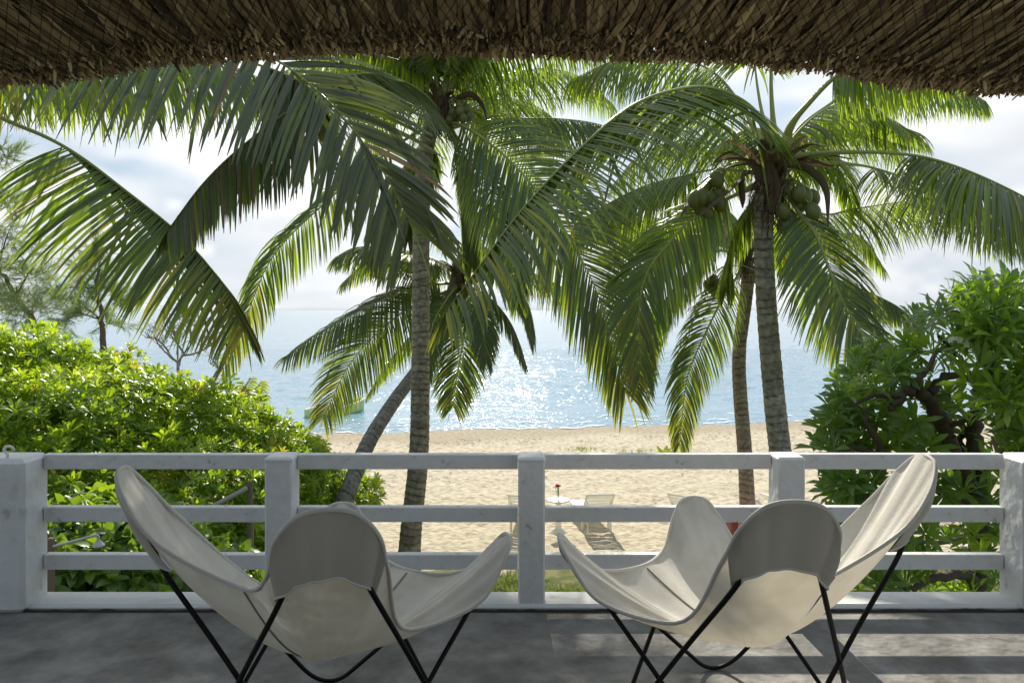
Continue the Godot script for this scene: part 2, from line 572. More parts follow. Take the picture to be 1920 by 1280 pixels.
func build_sea() -> void:
	var f1 := noise(81, 0.35, 3)
	var f2 := noise(82, 1.1, 3)
	var rows := PackedFloat32Array()
	var d := 26.0
	while d < 110.0:
		rows.append(d)
		d += 0.22 + 0.006 * (d - 26.0)
	while d < 15000.0:
		rows.append(d)
		d *= 1.03
	var hh := func(x: float, dd: float) -> float:
		var off := dd - shore(x)
		var amp := clampf(off / 14.0, 0.12, 1.0) * clampf(260.0 / dd, 0.0, 1.0)
		return SEA + amp * (0.13 * f1.get_noise_2d(x * 0.55, dd * 1.5) + 0.075 * f2.get_noise_2d(x * 0.6, dd * 1.4))
	var b := sheet(rows, fine_cols(300, [4.0, 2.0]), func(dd): return 0.72 * dd + 6.0, hh, func(_x, _d): return Color.WHITE)
	tag(part("sea", b, M.water, self), "pale blue sea with small waves and sun glitter out to the horizon", "", "", "structure")
	# thin lines of foam at the water's edge
	var fm := MB.new()
	var fn := noise(83, 0.5, 4)
	for line in 3:
		var prev := []
		for k in 900:
			var x := -34.0 + k * 0.075
			var base: float = shore(x) + [0.1, 1.5, 3.4][line] + fn.get_noise_2d(x * 0.8, line * 31.0) * 1.3
			var w: float = maxf(0.0, fn.get_noise_2d(x * 1.7, 200.0 + line * 17.0) + [0.22, -0.05, -0.15][line]) * [0.4, 0.4, 0.45][line]
			var y: float = SEA + 0.035 if line > 0 else maxf(SEA + 0.02, ground(x, base) + 0.035)
			var row := [fm.vert(Vector3(x, y, -base), Vector3.UP), fm.vert(Vector3(x, y + w * 0.10, -base - w * 0.5), Vector3.UP), fm.vert(Vector3(x, y - 0.01, -base - w), Vector3.UP)]
			if k > 0:
				fm.quad(prev[0], prev[1], row[1], row[0])
				fm.quad(prev[1], prev[2], row[2], row[1])
			prev = row
	tag(stuff(part("shore_foam", fm, M.foam, self)), "thin white foam lines along the water's edge", "foam", "", "stuff")
	var rf := MB.new()
	for k in 26:
		var p := Vector3(rng.randf_range(380, 560), SEA + 0.4, -rng.randf_range(800, 1050))
		rf.ball(Transform3D(Basis.from_scale(Vector3(rng.randf_range(6, 26), rng.randf_range(0.7, 1.7), 3)), p), 8, 5)
	tag(stuff(part("reef_foam", rf, M.foam, self)), "white breakers on the reef under the horizon at right", "foam", "", "stuff")

# ------------------------------------------------------------------ terrace
func build_terrace() -> void:
	var b := MB.new()
	b.box(Transform3D(Basis(), Vector3(0, -0.11, -0.3)), Vector3(9.0, 0.22, 6.62))
	tag(part("terrace_floor", b, M.concrete, self), "worn grey concrete floor of the terrace", "", "", "structure")
	b = MB.new()
	b.box(Transform3D(Basis(), Vector3(0, 2.4, 2.85)), Vector3(10.0, 5.2, 0.25))
	tag(part("house_wall", b, M.plaster, self), "plastered house wall that the terrace roof leans on", "", "", "structure")
	var wall := thing("balustrade", "white painted balustrade of square posts and three rails along terrace edge", "balustrade", Vector3(0, 0, -3.5))
	var o := Vector3(0, 0, 3.5)
	var cb := MB.new()
	cb.box(Transform3D(Basis(), o + Vector3(0.05, 0.014, -3.52)), Vector3(4.62, 0.03, 0.17), 0.012)
	part("curb", cb, M.plaster, wall)
	var sides := [[-3.13, 1.80], [3.24, 1.80]]
	for s in sides:
		var p := MB.new()
		p.box(Transform3D(Basis(), o + Vector3(s[0], 0.3515, -3.50)), Vector3(s[1], 0.703, 0.20), 0.02)
		part("pier", p, M.plaster, wall)
	for x in [-1.084, 0.091, 1.296]:
		var p := MB.new()
		p.box(Transform3D(Basis(), o + Vector3(x, 0.3515, -3.522)), Vector3(0.123, 0.701, 0.145), 0.008)
		part("post", p, M.plaster if x != 0.091 else M.paint, wall)
		var cap := MB.new()
		cap.box(Transform3D(Basis(Vector3.UP, 0.01), o + Vector3(x, 0.689, -3.522)), Vector3(0.129, 0.030, 0.151), 0.010)
		part("post_cap", cap, M.plaster, wall)
	var xs := [-2.228, -1.1465, -1.0215, 0.0285, 0.1535, 1.2335, 1.3585, 2.338]
	for y in [[0.629, 0.70], [0.378, 0.449], [0.152, 0.224]]:
		for k in 4:
			var x0: float = xs[k * 2] + 0.001
			var x1: float = xs[k * 2 + 1] - 0.001
			var p := MB.new()
			p.box(Transform3D(Basis(Vector3.BACK, rng.randf_range(-0.0012, 0.0012)), o + Vector3((x0 + x1) / 2, (y[0] + y[1]) / 2, -3.565)), Vector3(x1 - x0, y[1] - y[0], 0.046), 0.004)
			part("rail", p, M.paint, wall)
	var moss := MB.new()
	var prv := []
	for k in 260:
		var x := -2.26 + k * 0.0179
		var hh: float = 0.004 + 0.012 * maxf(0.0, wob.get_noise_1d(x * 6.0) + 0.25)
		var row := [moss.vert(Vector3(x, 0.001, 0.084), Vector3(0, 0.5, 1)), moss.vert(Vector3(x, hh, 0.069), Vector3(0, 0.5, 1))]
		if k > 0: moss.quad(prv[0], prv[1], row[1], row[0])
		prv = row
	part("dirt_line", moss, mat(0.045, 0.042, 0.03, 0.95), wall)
	# rusty hook on the left pier
	var hk := MB.new()
	var pts := spline([Vector3(-2.327, 0.70, -3.44), Vector3(-2.327, 0.722, -3.44), Vector3(-2.343, 0.74, -3.44), Vector3(-2.328, 0.757, -3.44), Vector3(-2.305, 0.752, -3.44), Vector3(-2.298, 0.738, -3.44)], 6)
	hk.tube(pts, radii(pts.size(), 0.007, 0.006), 8)
	tag(part("iron_hook", hk, M.plastic, self), "white painted iron hook on top of the left pier", "hook")

# ------------------------------------------------------------------ thatched roof
func edge_y(x: float) -> float:
	var px := x / 2.9 * FOCAL + 960.0
	var t := [-400.0, 172.0, 0.0, 164.0, 150.0, 150.0, 300.0, 126.0, 450.0, 113.0, 700.0, 103.0, 1000.0, 108.0, 1200.0, 113.0, 1400.0, 124.0, 1600.0, 147.0, 1700.0, 163.0, 1850.0, 178.0, 2300.0, 186.0]
	var v := 172.0
	for k in range(0, t.size() - 2, 2):
		if px >= t[k]:
			v = lerpf(t[k + 1], t[k + 3], clampf((px - t[k]) / (t[k + 2] - t[k]), 0.0, 1.0))
	return EYE + (581.0 - v) / FOCAL * 2.9 + 0.012 * wob.get_noise_1d(x * 3.0)

func eave(x: float, t: float) -> Vector3:
	return Vector3(x, edge_y(clampf(x, -3.2, 3.2)) + 0.62 * t + 0.05 * exp(-t * 12.0) + 0.005, -2.9 + t)

func build_roof() -> void:
	var roof := thing("thatched_roof", "brown straw thatch roof with netted eave overhanging the terrace", "roof")
	var b := MB.new()
	var cols := 60
	var prof := [[0.03, 0.035], [0.6, 0.045], [1.6, 0.09], [4.6, 0.09], [4.6, 0.40], [1.6, 0.42], [0.25, 0.36], [0.02, 0.16]]
	var grid := []
	for k in cols + 1:
		var x := -5.0 + 10.0 * k / cols
		var row := []
		for p in prof:
			row.append(eave(x, p[0]) + Vector3(0, p[1], 0))
		grid.append(row)
	for k in cols:
		for j in prof.size():
			var j2 := (j + 1) % prof.size()
			b.flat([grid[k][j], grid[k + 1][j], grid[k + 1][j2], grid[k][j2]], (grid[k][j] + grid[k][j2]) * 0.5 - eave(0, 2.0) - Vector3(0, 0.25, 0) + Vector3(-grid[k][j].x, 0, 0))
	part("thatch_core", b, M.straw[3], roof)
	# long stalks of the underside
	var st := [MB.new(), MB.new(), MB.new(), MB.new(), MB.new()]
	for k in 5200:
		var x := rng.randf_range(-4.2, 4.2)
		var lean := -0.32 * x + rng.randfn() * 0.16
		var t0 := rng.randf_range(0.25, 0.85)
		var t1 := t0 - rng.randf_range(0.25, 0.5)
		if t1 < 0.05: t1 = rng.randf_range(0.05, 0.14)
		var depth := rng.randf_range(-0.035, 0.05)
		var pts := PackedVector3Array()
		for j in 4:
			var t := lerpf(t0, t1, j / 3.0)
			pts.append(eave(x + lean * (t0 - t), t) + Vector3(0, depth - 0.012 * sin(j) + (0.05 if j == 0 else 0.0), 0))
		var w := rng.randf_range(0.006, 0.015)
		var tw := rng.randfn() * 0.5
		var pick := rng.randf()
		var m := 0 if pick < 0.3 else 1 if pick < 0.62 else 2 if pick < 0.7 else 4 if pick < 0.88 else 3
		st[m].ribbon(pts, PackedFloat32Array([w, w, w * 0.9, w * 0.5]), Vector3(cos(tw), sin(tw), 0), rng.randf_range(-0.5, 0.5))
	var arr := []
	for k in 5:
		arr.append(st[k]); arr.append(M.straw[k])
	stuff(put("straw_stalks", mesh_of(arr), roof))
	# chopped ends along the rim
	st = [MB.new(), MB.new(), MB.new(), MB.new(), MB.new()]
	for k in 30000:
		var x := rng.randf_range(-4.2, 4.2)
		var t := absf(rng.randfn()) * 0.085 - 0.022
		if t > 0.21: continue
		var lean := -0.32 * x + rng.randfn() * 0.5
		var p0 := eave(x, t + 0.02) + Vector3(0, rng.randf_range(-0.048, 0.03) + maxf(0.0, t - 0.08) * 0.22, 0)
		var l := rng.randf_range(0.018, 0.05) * (1.5 if rng.randf() < 0.1 else 1.0)
		var dir := Vector3(lean, -0.55 + rng.randfn() * 0.35, -0.9 + rng.randfn() * 0.5).normalized()
		if t < 0.02: l *= 0.7
		var w := rng.randf_range(0.003, 0.008)
		var tw := rng.randf() * TAU
		var pick := rng.randf()
		var m := 0 if pick < 0.32 else 1 if pick < 0.54 else 2 if pick < 0.78 else 4 if pick < 0.90 else 3
		st[m].ribbon(PackedVector3Array([p0, p0 + dir * l * 0.6, p0 + dir * l + Vector3(0, -0.004, 0)]), PackedFloat32Array([w, w, w * 0.6]), Vector3(cos(tw), sin(tw), 0.3), rng.randf_range(-0.4, 0.4))
	arr = []
	for k in 5:
		arr.append(st[k]); arr.append(M.straw[k])
	stuff(put("straw_ends", mesh_of(arr), roof))
	# loose straws hanging below the rim
	for k in 26:
		var x := rng.randf_range(-2.2, 2.2)
		var p := eave(x, rng.randf_range(-0.02, 0.05))
		var s := MB.new()
		var l := rng.randf_range(0.03, 0.085)
		s.ribbon(PackedVector3Array([p + Vector3(0, 0.03, 0), p + Vector3(rng.randfn() * 0.01, -l * 0.4, -0.01), p + Vector3(rng.randfn() * 0.02, -l, -0.015)]), PackedFloat32Array([0.004, 0.003, 0.001]), Vector3(1, 0, 0.3))
		part("loose_straw", s, M.straw[rng.randi() % 2], roof)
	# netting
	var nt := MB.new()
	for fam in [-1.0, 1.0]:
		for k in 230:
			var x0 := -4.6 + k * 0.040
			var pts := PackedVector3Array()
			for j in 9:
				var t := 0.62 - j * 0.08
				var x: float = x0 + fam * (0.62 - t) * 0.75 + 0.010 * wob.get_noise_2d(x0 * 4.0, t * 9.0 + fam)
				pts.append(eave(x, t) + Vector3(0, -0.050 + 0.018 * wob.get_noise_2d(x * 2.0, t * 5.0), 0))
			nt.tube(pts, radii(9, 0.0015, 0.0015), 3, 1.0, false)
	stuff(part("netting", nt, M.net, roof))

# ------------------------------------------------------------------ palms
func pick_mat(pal: Array) -> int:
	var s := 0.0
	for w in pal: s += w
	var r := rng.randf() * s
	for k in pal.size():
		r -= pal[k]
		if r <= 0.0: return k
	return 0

func frond(palm: Node3D, c: Array, o := {}) -> void:
	# c: points along the midrib (Vector3), o: L leaflet length, W half width, n pairs, s0 bare stalk share, h hang of the two sides, drp droop,
	# p0/p1 sweep at base and tip, up: the side the upper face looks to, pal: shares of the leaf materials, sep: each leaflet a mesh of its own
	var n: int = int(o.get("n", 84) * (1.5 if o.get("sep", false) else 2.0))
	var path := resample(spline(c, 10), 64)
	var rb := MB.new()
	var rad := PackedFloat32Array()
	var r0: float = o.get("r0", 0.034)
	for k in 64:
		var s := k / 63.0
		rad.append(lerpf(r0, 0.0035, pow(s, 0.55)) * (1.1 + 1.3 * exp(-s * 14.0)))
	rb.tube(path, rad, 6, 0.75)
	var fr := part("frond", rb, o.get("stalk", M.rachis), palm)
	var bs := [MB.new(), MB.new(), MB.new(), MB.new(), MB.new(), MB.new()]
	var s0: float = o.get("s0", 0.2)
	var L: float = o.get("L", 0.95)
	var W: float = o.get("W", 0.021) * (0.95 if o.get("sep", false) else 0.86)
	var h: Array = o.get("h", [0.5, 0.5])
	var drp: float = o.get("drp", 1.1)
	var p0: Array = o.get("p0", [0.3, 0.3])
	var p1: Array = o.get("p1", [1.0, 1.0])
	var up0: Vector3 = o.get("up", Vector3.UP)
	var pal: Array = o.get("pal", [3.0, 4.0, 2.0, 0.25, 0.1])
	var tipy: float = o.get("tipy", 0.08) * 0.5
	var tl: float = o.get("tl", 0.36)
	var lb: float = o.get("lb", 0.55)
	var sep: bool = o.get("sep", false)
	var segs: int = 6 if sep else 4
	var gap: Array = o.get("gap", [])
	for k in n:
		for sd in 2:
			var s := minf(1.0, s0 + (1.0 - s0) * (k + rng.randf() * 1.3 - 0.3 + 0.5 * sin(k * 2.1 + sd)) / n)
			s = maxf(s, s0 * 0.97)
			var fk := s * 63.0
			var k0 := mini(int(fk), 62)
			var p := path[k0].lerp(path[k0 + 1], fk - k0)
			var T := (path[mini(k0 + 2, 63)] - path[maxi(k0 - 1, 0)]).normalized()
			var S := T.cross(up0).normalized() * (1.0 if sd == 0 else -1.0)
			var U := S.cross(T) * (1.0 if sd == 0 else -1.0)
			var q := clampf((s - s0) / (1.0 - s0), 0.0, 1.0)
			var ph: float = lerpf(p0[sd], p1[sd], q) + rng.randfn() * 0.05
			var hg: float = h[sd] + (1.6 if rng.randf() < 0.04 else 0.0)
			var dir := (S * cos(ph) + T * sin(ph) + U * 0.15 + Vector3.DOWN * hg * rng.randf_range(0.8, 1.2)).normalized()
			var ln: float = L * (lb + (1.0 - lb) * sin(minf(q * 2.6, 1.0) * PI * 0.5)) * lerpf(1.0, tl, pow(q, 2.2)) * rng.randf_range(0.86, 1.06)
			if rng.randf() < 0.05: ln *= rng.randf_range(0.4, 0.8)
			for g in gap:
				if g[0] == sd and q > g[1] and q < g[2]: ln = 0.0
			if ln < 0.02: continue
			var pts := PackedVector3Array([p])
			var ws := PackedFloat32Array([W * 0.35])
			var dd := dir
			var x := p
			var kink := rng.randf() < 0.10
			for j in segs:
				dd = (dd + Vector3.DOWN * drp / segs * (0.5 + j * 0.35) + (Vector3.DOWN * 0.9 if kink and j == segs / 2 else Vector3.ZERO)).normalized()
				x += dd * ln / segs
				pts.append(x)
				var u := (j + 1.0) / segs
				ws.append(W * (0.10 if j == segs - 1 else 1.0 - 0.62 * pow(u, 1.8)) * (0.7 + 0.3 * lerpf(1.0, 0.5, q)))
			var wd := (T - dir * T.dot(dir)).normalized()
			wd = wd.rotated(dir, rng.randfn() * 0.30 + (0.25 if sd == 0 else -0.25))
			if sd == 1: wd = -wd
			var m := pick_mat(pal)
			if rng.randf() < tipy * smoothstep(0.55, 1.0, q) * 3.0: m = 3
			if sep:
				var one := MB.new()
				one.ribbon(pts, ws, wd, 0.30)
				part("leaflet", one, M.pal[m], fr)
			else:
				bs[m].ribbon(pts, ws, wd, 0.30)
	if not sep:
		var arr := []
		for k in 6:
			arr.append(bs[k]); arr.append(M.pal[k])
		stuff(put("leaflets", mesh_of(arr), fr))

func px(c: Array) -> Array:
	var out := []
	for k in range(0, c.size(), 3):
		out.append(at(c[k], c[k + 1], c[k + 2]))
	return out

func wild(palm: Node3D, crown: Vector3, az: float, el: float, ln: float, o := {}) -> void:
	# a frond that leaves the crown towards azimuth az (0 away from the camera, clockwise), rises by el and bends over
	var h := Vector3(sin(az), 0, -cos(az))
	var c := []
	for k in 7:
		var s := k / 6.0
		c.append(crown + h * ln * (0.10 * s + 0.80 * s * cos(el) + 0.12 * s * s) + Vector3.UP * ln * (sin(el) * s * 1.05 - (float(o.get("sag", 0.62)) + 0.15 * rng.randf()) * s * s))
	frond(palm, c, o)

func palm_trunk(palm: Node3D, c: Array, r0: float, r1: float, flare: float, tint: Color, seed_: int) -> void:
	var path := spline(c, 40)
	var total := 0.0
	for k in path.size() - 1: total += path[k].distance_to(path[k + 1])
	var rows := int(total / 0.022)
	path = resample(path, rows)
	var b := MB.new()
	var f := noise(seed_, 1.0, 3)
	var sides := 22
	var rings := PackedFloat32Array([0.0])
	var r := RandomNumberGenerator.new()
	r.seed = seed_
	while rings[rings.size() - 1] < total + 0.3:
		rings.append(rings[rings.size() - 1] + r.randf_range(0.09, 0.17))
	var side := Vector3.RIGHT
	var prev := []
	for k in rows:
		var s := total * k / (rows - 1.0)
		var t := (path[mini(k + 1, rows - 1)] - path[maxi(k - 1, 0)]).normalized()
		side = (side - t * side.dot(t)).normalized()
		var uu := side.cross(t)
		var row := []
		for j in sides:
			var a := TAU * j / sides
			var d := side * cos(a) + uu * sin(a)
			var ss := s + 0.030 * sin(a + rings[int(s) % rings.size()] * 9.0) + 0.022 * f.get_noise_3d(d.x * 1.3, s * 1.5, d.z * 1.3)
			var g := 0
			# which ring this point is in
			g = clampi(rings.bsearch(ss) - 1, 0, rings.size() - 2)
			var u := clampf((ss - rings[g]) / (rings[g + 1] - rings[g]), 0.0, 1.0)
			var rr := lerpf(r0, r1, pow(s / total, 0.7)) + flare * exp(-s * 2.2)
			var bump := -0.045 + 0.115 * u if u < 0.85 else lerpf(0.053, -0.045, (u - 0.85) / 0.15)
			rr *= 1.0 + bump * (0.6 + 0.4 * f.get_noise_2d(g * 7.3, 1.0)) + 0.03 * f.get_noise_3d(d.x * 2.0, s * 3.0, d.z * 2.0)
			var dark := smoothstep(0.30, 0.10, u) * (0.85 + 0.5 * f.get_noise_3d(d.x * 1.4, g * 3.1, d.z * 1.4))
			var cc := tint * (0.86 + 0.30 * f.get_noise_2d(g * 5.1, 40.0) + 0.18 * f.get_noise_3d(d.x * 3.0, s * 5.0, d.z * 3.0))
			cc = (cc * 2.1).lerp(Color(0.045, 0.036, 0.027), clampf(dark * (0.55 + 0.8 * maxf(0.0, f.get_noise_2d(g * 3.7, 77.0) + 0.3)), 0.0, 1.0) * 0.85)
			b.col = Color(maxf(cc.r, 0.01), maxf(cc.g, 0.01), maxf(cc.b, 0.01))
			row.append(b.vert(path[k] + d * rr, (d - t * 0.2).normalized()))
		if k > 0:
			for j in sides:
				var j2 := (j + 1) % sides
				b.quad(prev[j], row[j], row[j2], prev[j2])
		prev = row
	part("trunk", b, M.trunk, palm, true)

func crown_debris(palm: Node3D, c: Vector3, n: int, size: float) -> void:
	# leaf sheaths and fibre round the head of the trunk
	for k in n:
		var a := TAU * k / n + rng.randf() * 0.5
		var h := Vector3(cos(a), 0, sin(a))
		var b := MB.new()
		var l := rng.randf_range(0.35, 0.75) * size
		var lift := rng.randf_range(0.15, 0.75)
		b.ribbon(spline([c - Vector3(0, 0.35 * size, 0) + h * 0.13 * size, c + h * 0.17 * size + Vector3(0, 0.1 * size, 0), c + h * (0.2 * size + l * 0.4) + Vector3(0, l * lift, 0), c + h * (0.2 * size + l * 0.75) + Vector3(0, l * lift * 0.75, 0)], 3), radii(10, 0.085 * size, 0.02 * size), h.cross(Vector3.UP), 0.35)
		part("leaf_sheath", b, [M.husk, M.fibre, M.dry][k % 3], palm)
	var f := MB.new()
	for k in 260:
		var a := rng.randf() * TAU
		var h := Vector3(cos(a), 0, sin(a))
		var p := c + h * rng.randf_range(0.08, 0.2) * size + Vector3(0, rng.randf_range(-0.5, 0.35) * size, 0)
		var l := rng.randf_range(0.08, 0.3) * size
		f.ribbon(PackedVector3Array([p, p + h * l * 0.35 + Vector3(0, l * rng.randf_range(-0.6, 0.6), 0), p + h * l * 0.6 + Vector3(0, -l * rng.randf_range(0.1, 1.0), 0)]), PackedFloat32Array([0.012, 0.010, 0.002]), h.cross(Vector3.UP))
	stuff(part("crown_fibre", f, M.fibre, palm))

func spathe(palm: Node3D, c: Array, w: float, m: Material) -> void:
	var pts := spline(c, 5)
	var b := MB.new()
	var ws := PackedFloat32Array()
	for k in pts.size():
		var s := k / (pts.size() - 1.0)
		ws.append(w * (0.25 + 0.9 * sin(PI * minf(s * 1.05, 1.0)) * 0.8))
	b.ribbon(pts, ws, Vector3(0.4, 0.3, 0.85), 0.7)
	part("dead_spathe", b, m, palm)

func build_palms() -> void:
	var base1 := at(764, 1062, 13.0)
	base1.y = LAWN - 0.1
	var p1 := thing("coconut_palm", "tall upright palm with straight ringed trunk left of the centre post", "palm tree", base1, "coconut palms between terrace and sea")
	var off := base1
	var P := Node3D.new()
	P = p1
	shift = -off
	palm_trunk(P, sh([base1, at(770, 1000, 13), at(785, 850, 13), at(788, 700, 13), at(789, 550, 13), at(790, 400, 13), at(796, 300, 13), at(812, 215, 13)]), 0.195, 0.135, 0.05, Color(0.245, 0.21, 0.165), 101)
	crown_debris(P, at(826, 205, 13) + shift, 12, 1.0)
	var c1 := at(828, 205, 13)
	frond_px(P, [828, 225, 13, 770, 255, 12.7, 700, 305, 12.4, 606, 383, 12.0, 513, 478, 11.7, 462, 590, 11.4, 415, 695, 11.2], {"up": Vector3(0.3, 0.6, 0.8), "L": 1.0, "h": [0.55, 0.35], "p0": [0.3, 0.3], "p1": [0.9, 1.0], "pal": [1.0, 4.0, 3.0, 0.5, 0.2], "tipy": 0.45})
	frond_px(P, [836, 232, 13, 868, 236, 12.6, 930, 278, 12.2, 988, 335, 11.8, 1056, 425, 11.4, 1112, 530, 11.1, 1146, 630, 10.9, 1172, 735, 10.8], {"up": Vector3(-0.2, 0.5, 0.9), "L": 1.75, "W": 0.026, "n": 110, "s0": 0.08, "h": [0.30, 0.25], "p0": [0.55, 0.2], "p1": [1.1, 0.75], "pal": [3.0, 5.0, 1.5, 0.35, 0.25], "tipy": 0.35, "drp": 0.7})
	frond_px(P, [840, 240, 13.2, 890, 230, 13.5, 945, 223, 13.8, 1040, 222, 14.3, 1120, 232, 14.8, 1190, 258, 15.2], {"s0": 0.28, "L": 0.95, "h": [1.3, 1.3], "pal": [4.0, 3.0, 1.0, 0.1, 0.1]})
	frond_px(P, [836, 225, 13, 866, 190, 13.2, 905, 110, 13.6, 980, 55, 14.0, 1080, 50, 14.5, 1170, 90, 15.0], {"L": 1.5, "h": [1.6, 1.6], "r0": 0.05, "pal": [0.5, 3.0, 5.0, 0.2, 0.0]})
	frond_px(P, [828, 215, 13, 790, 172, 12.3, 730, 142, 11.6, 660, 140, 11.0, 600, 170, 10.5, 560, 230, 10.1], {"up": Vector3(0.2, 0.5, 0.85), "L": 1.5, "lb": 0.9, "W": 0.024, "n": 80, "s0": 0.10, "h": [0.9, 0.15], "p0": [0.9, -1.0], "p1": [1.1, 0.2], "drp": 0.6, "pal": [4.0, 2.0, 0.3, 0.1, 0.3, 4.0]})
	frond_px(P, [820, 215, 13, 800, 130, 13, 740, 60, 12.8, 650, 40, 12.6, 560, 70, 12.4], {"L": 1.2, "h": [1.5, 1.5], "pal": [0.5, 3.0, 5.0, 0.3, 0.1]})
	frond_px(P, [818, 225, 13, 770, 170, 13.6, 700, 120, 14.2, 620, 110, 14.8, 540, 130, 15.4, 460, 190, 16], {"L": 1.05, "h": [1.2, 1.2], "pal": [1.0, 4.0, 3.0, 0.2, 0.1]})
	frond_px(P, [822, 230, 13.2, 790, 270, 13.7, 740, 340, 14, 712, 420, 14.2, 700, 500, 14.4], {"L": 0.85, "h": [0.9, 0.9], "pal": [1.0, 2.0, 3.0, 2.0, 0.3], "tipy": 0.5})
	frond_px(P, [824, 235, 13.4, 800, 300, 14, 772, 380, 14.3, 765, 450, 14.5], {"L": 0.9, "h": [1.0, 1.0], "pal": [3.0, 3.0, 1.0, 0.2, 0.1]})
	frond_px(P, [834, 235, 13.2, 865, 300, 13.4, 880, 400, 13.5, 885, 500, 13.6], {"L": 1.0, "h": [0.9, 0.9], "pal": [2.0, 4.0, 2.0, 0.4, 0.2]})
	frond_px(P, [836, 230, 13.2, 880, 290, 12.6, 925, 370, 12.1, 955, 460, 11.8, 972, 560, 11.6], {"up": Vector3(-0.1, 0.5, 0.9), "L": 1.1, "h": [0.5, 0.5], "n": 70, "pal": [2.0, 4.0, 3.0, 0.4, 0.2]})
	frond_px(P, [840, 240, 13.3, 900, 165, 14, 990, 130, 15, 1080, 140, 16, 1150, 195, 16.8], {"L": 1.3, "h": [1.0, 1.0], "n": 76, "pal": [0.8, 3.0, 5.0, 0.2, 0.1]})
	frond_px(P, [838, 240, 13.4, 890, 200, 14.4, 960, 185, 15.4, 1030, 215, 16.4, 1075, 280, 17.2], {"L": 1.2, "h": [1.0, 1.0], "n": 70, "pal": [1.5, 4.0, 3.0, 0.2, 0.1]})
	for k in 7:
		wild(P, c1 + shift, [0.5, 2.2, -2.6, 1.2, -0.9, 1.3, 1.9][k], [1.45, 1.42, 1.40, 1.44, 1.38, 1.2, 1.25][k], [4.2, 4.0, 4.2, 3.8, 4.0, 3.1, 3.2][k], {"n": 60, "sag": 0.12, "L": 1.15, "pal": [2.0, 4.0, 3.0, 0.2, 0.1]})
	for k in 12:
		wild(P, c1 + shift, [0.2, -0.6, -1.2, -0.2, 0.55, -1.57, -0.8, 0.3, 2.7, 3.4, -2.3, -1.9][k], [0.9, 0.7, 0.9, 0.45, 0.35, 1.15, 1.2, 1.25, 1.2, 1.05, 1.1, 0.85][k], 4.2, {"n": 60, "sag": 0.62 if k < 5 else 0.22, "pal": [1.0, 4.0, 4.0, 0.2, 0.1]})
	coconuts_px(P, [[848, 212], [862, 208], [868, 222], [855, 222], [875, 205], [842, 224], [862, 196], [880, 218]], 12.75, 0.075, at(842, 188, 12.85))
	spathe(P, px_s([850, 190, 12.8, 880, 182, 12.6, 902, 200, 12.5, 912, 224, 12.4]), 0.10, M.husk)

	var base2 := at(1490, 1060, 11.0)
	base2.y = LAWN - 0.1
	var p2 := thing("coconut_palm", "palm with clusters of green coconuts in front of the right plumeria", "palm tree", base2, "coconut palms between terrace and sea")
	P = p2
	shift = -base2
	palm_trunk(P, sh([base2, at(1487, 1000, 11), at(1464, 850, 11), at(1448, 700, 11), at(1437, 560, 11), at(1432, 430, 11), at(1434, 350, 11)]), 0.185, 0.135, 0.05, Color(0.27, 0.245, 0.21), 102)
	var c2 := at(1445, 320, 11)
	crown_debris(P, c2 + shift - Vector3(0, 0.12, 0), 18, 1.45)
	frond_px(P, [1452, 300, 11, 1420, 215, 10.7, 1360, 172, 10.4, 1290, 164, 10.1, 1190, 195, 9.8, 1090, 275, 9.4, 985, 385, 9.1, 905, 490, 8.9, 832, 590, 8.7], {"sep": true, "n": 92, "s0": 0.12, "lb": 0.95, "L": 1.62, "W": 0.031, "up": Vector3(-0.25, 0.55, 0.75), "h": [0.9, 0.10], "p0": [0.9, -1.2], "p1": [1.1, 0.62], "r0": 0.05, "drp": 0.6, "pal": [3.0, 4.0, 1.2, 0.15, 0.12], "tipy": 0.30})
	frond_px(P, [1490, 298, 11, 1540, 288, 10.7, 1600, 285, 10.4, 1670, 287, 10.1, 1745, 297, 9.8, 1840, 330, 9.4, 1950, 385, 9.0, 2060, 460, 8.6], {"s0": 0.40, "lb": 0.40, "L": 1.4, "W": 0.022, "n": 84, "p0": [-0.6, -0.6], "h": [0.7, 0.8], "r0": 0.060, "pal": [4.0, 4.0, 1.2, 0.15, 0.1]})
	frond_px(P, [1495, 308, 11, 1540, 304, 11.4, 1600, 308, 11.8, 1650, 318, 12.1, 1740, 350, 12.5, 1830, 400, 13, 1900, 460, 13.4], {"s0": 0.34, "L": 1.15, "n": 76, "p0": [-0.5, -0.5], "lb": 0.4, "h": [0.7, 0.8], "r0": 0.052, "pal": [3.0, 4.0, 1.0, 0.1, 0.1]})
	frond_px(P, [1470, 340, 11, 1497, 395, 10.8, 1530, 440, 10.6, 1558, 512, 10.4, 1588, 580, 10.25, 1612, 615, 10.2, 1632, 690, 10.1], {"s0": 0.18, "L": 1.30, "W": 0.023, "n": 84, "up": Vector3(0.2, 0.35, 0.9), "h": [0.45, 0.40], "p0": [-0.1, 0.15], "p1": [0.8, 0.6], "r0": 0.05, "drp": 0.7, "pal": [2.5, 4.0, 1.6, 0.3, 0.2]})
	frond_px(P, [1425, 345, 11, 1365, 372, 10.9, 1300, 408, 10.8, 1251, 460, 10.7, 1213, 512, 10.6, 1198, 590, 10.5, 1204, 700, 10.45], {"s0": 0.15, "L": 1.25, "W": 0.022, "n": 84, "up": Vector3(0.0, 0.55, 0.8), "h": [0.55, 0.45], "p0": [0.15, 0.35], "p1": [0.8, 1.0], "drp": 0.8, "r0": 0.04, "pal": [1.0, 3.0, 4.0, 0.5, 0.1], "tipy": 0.3})
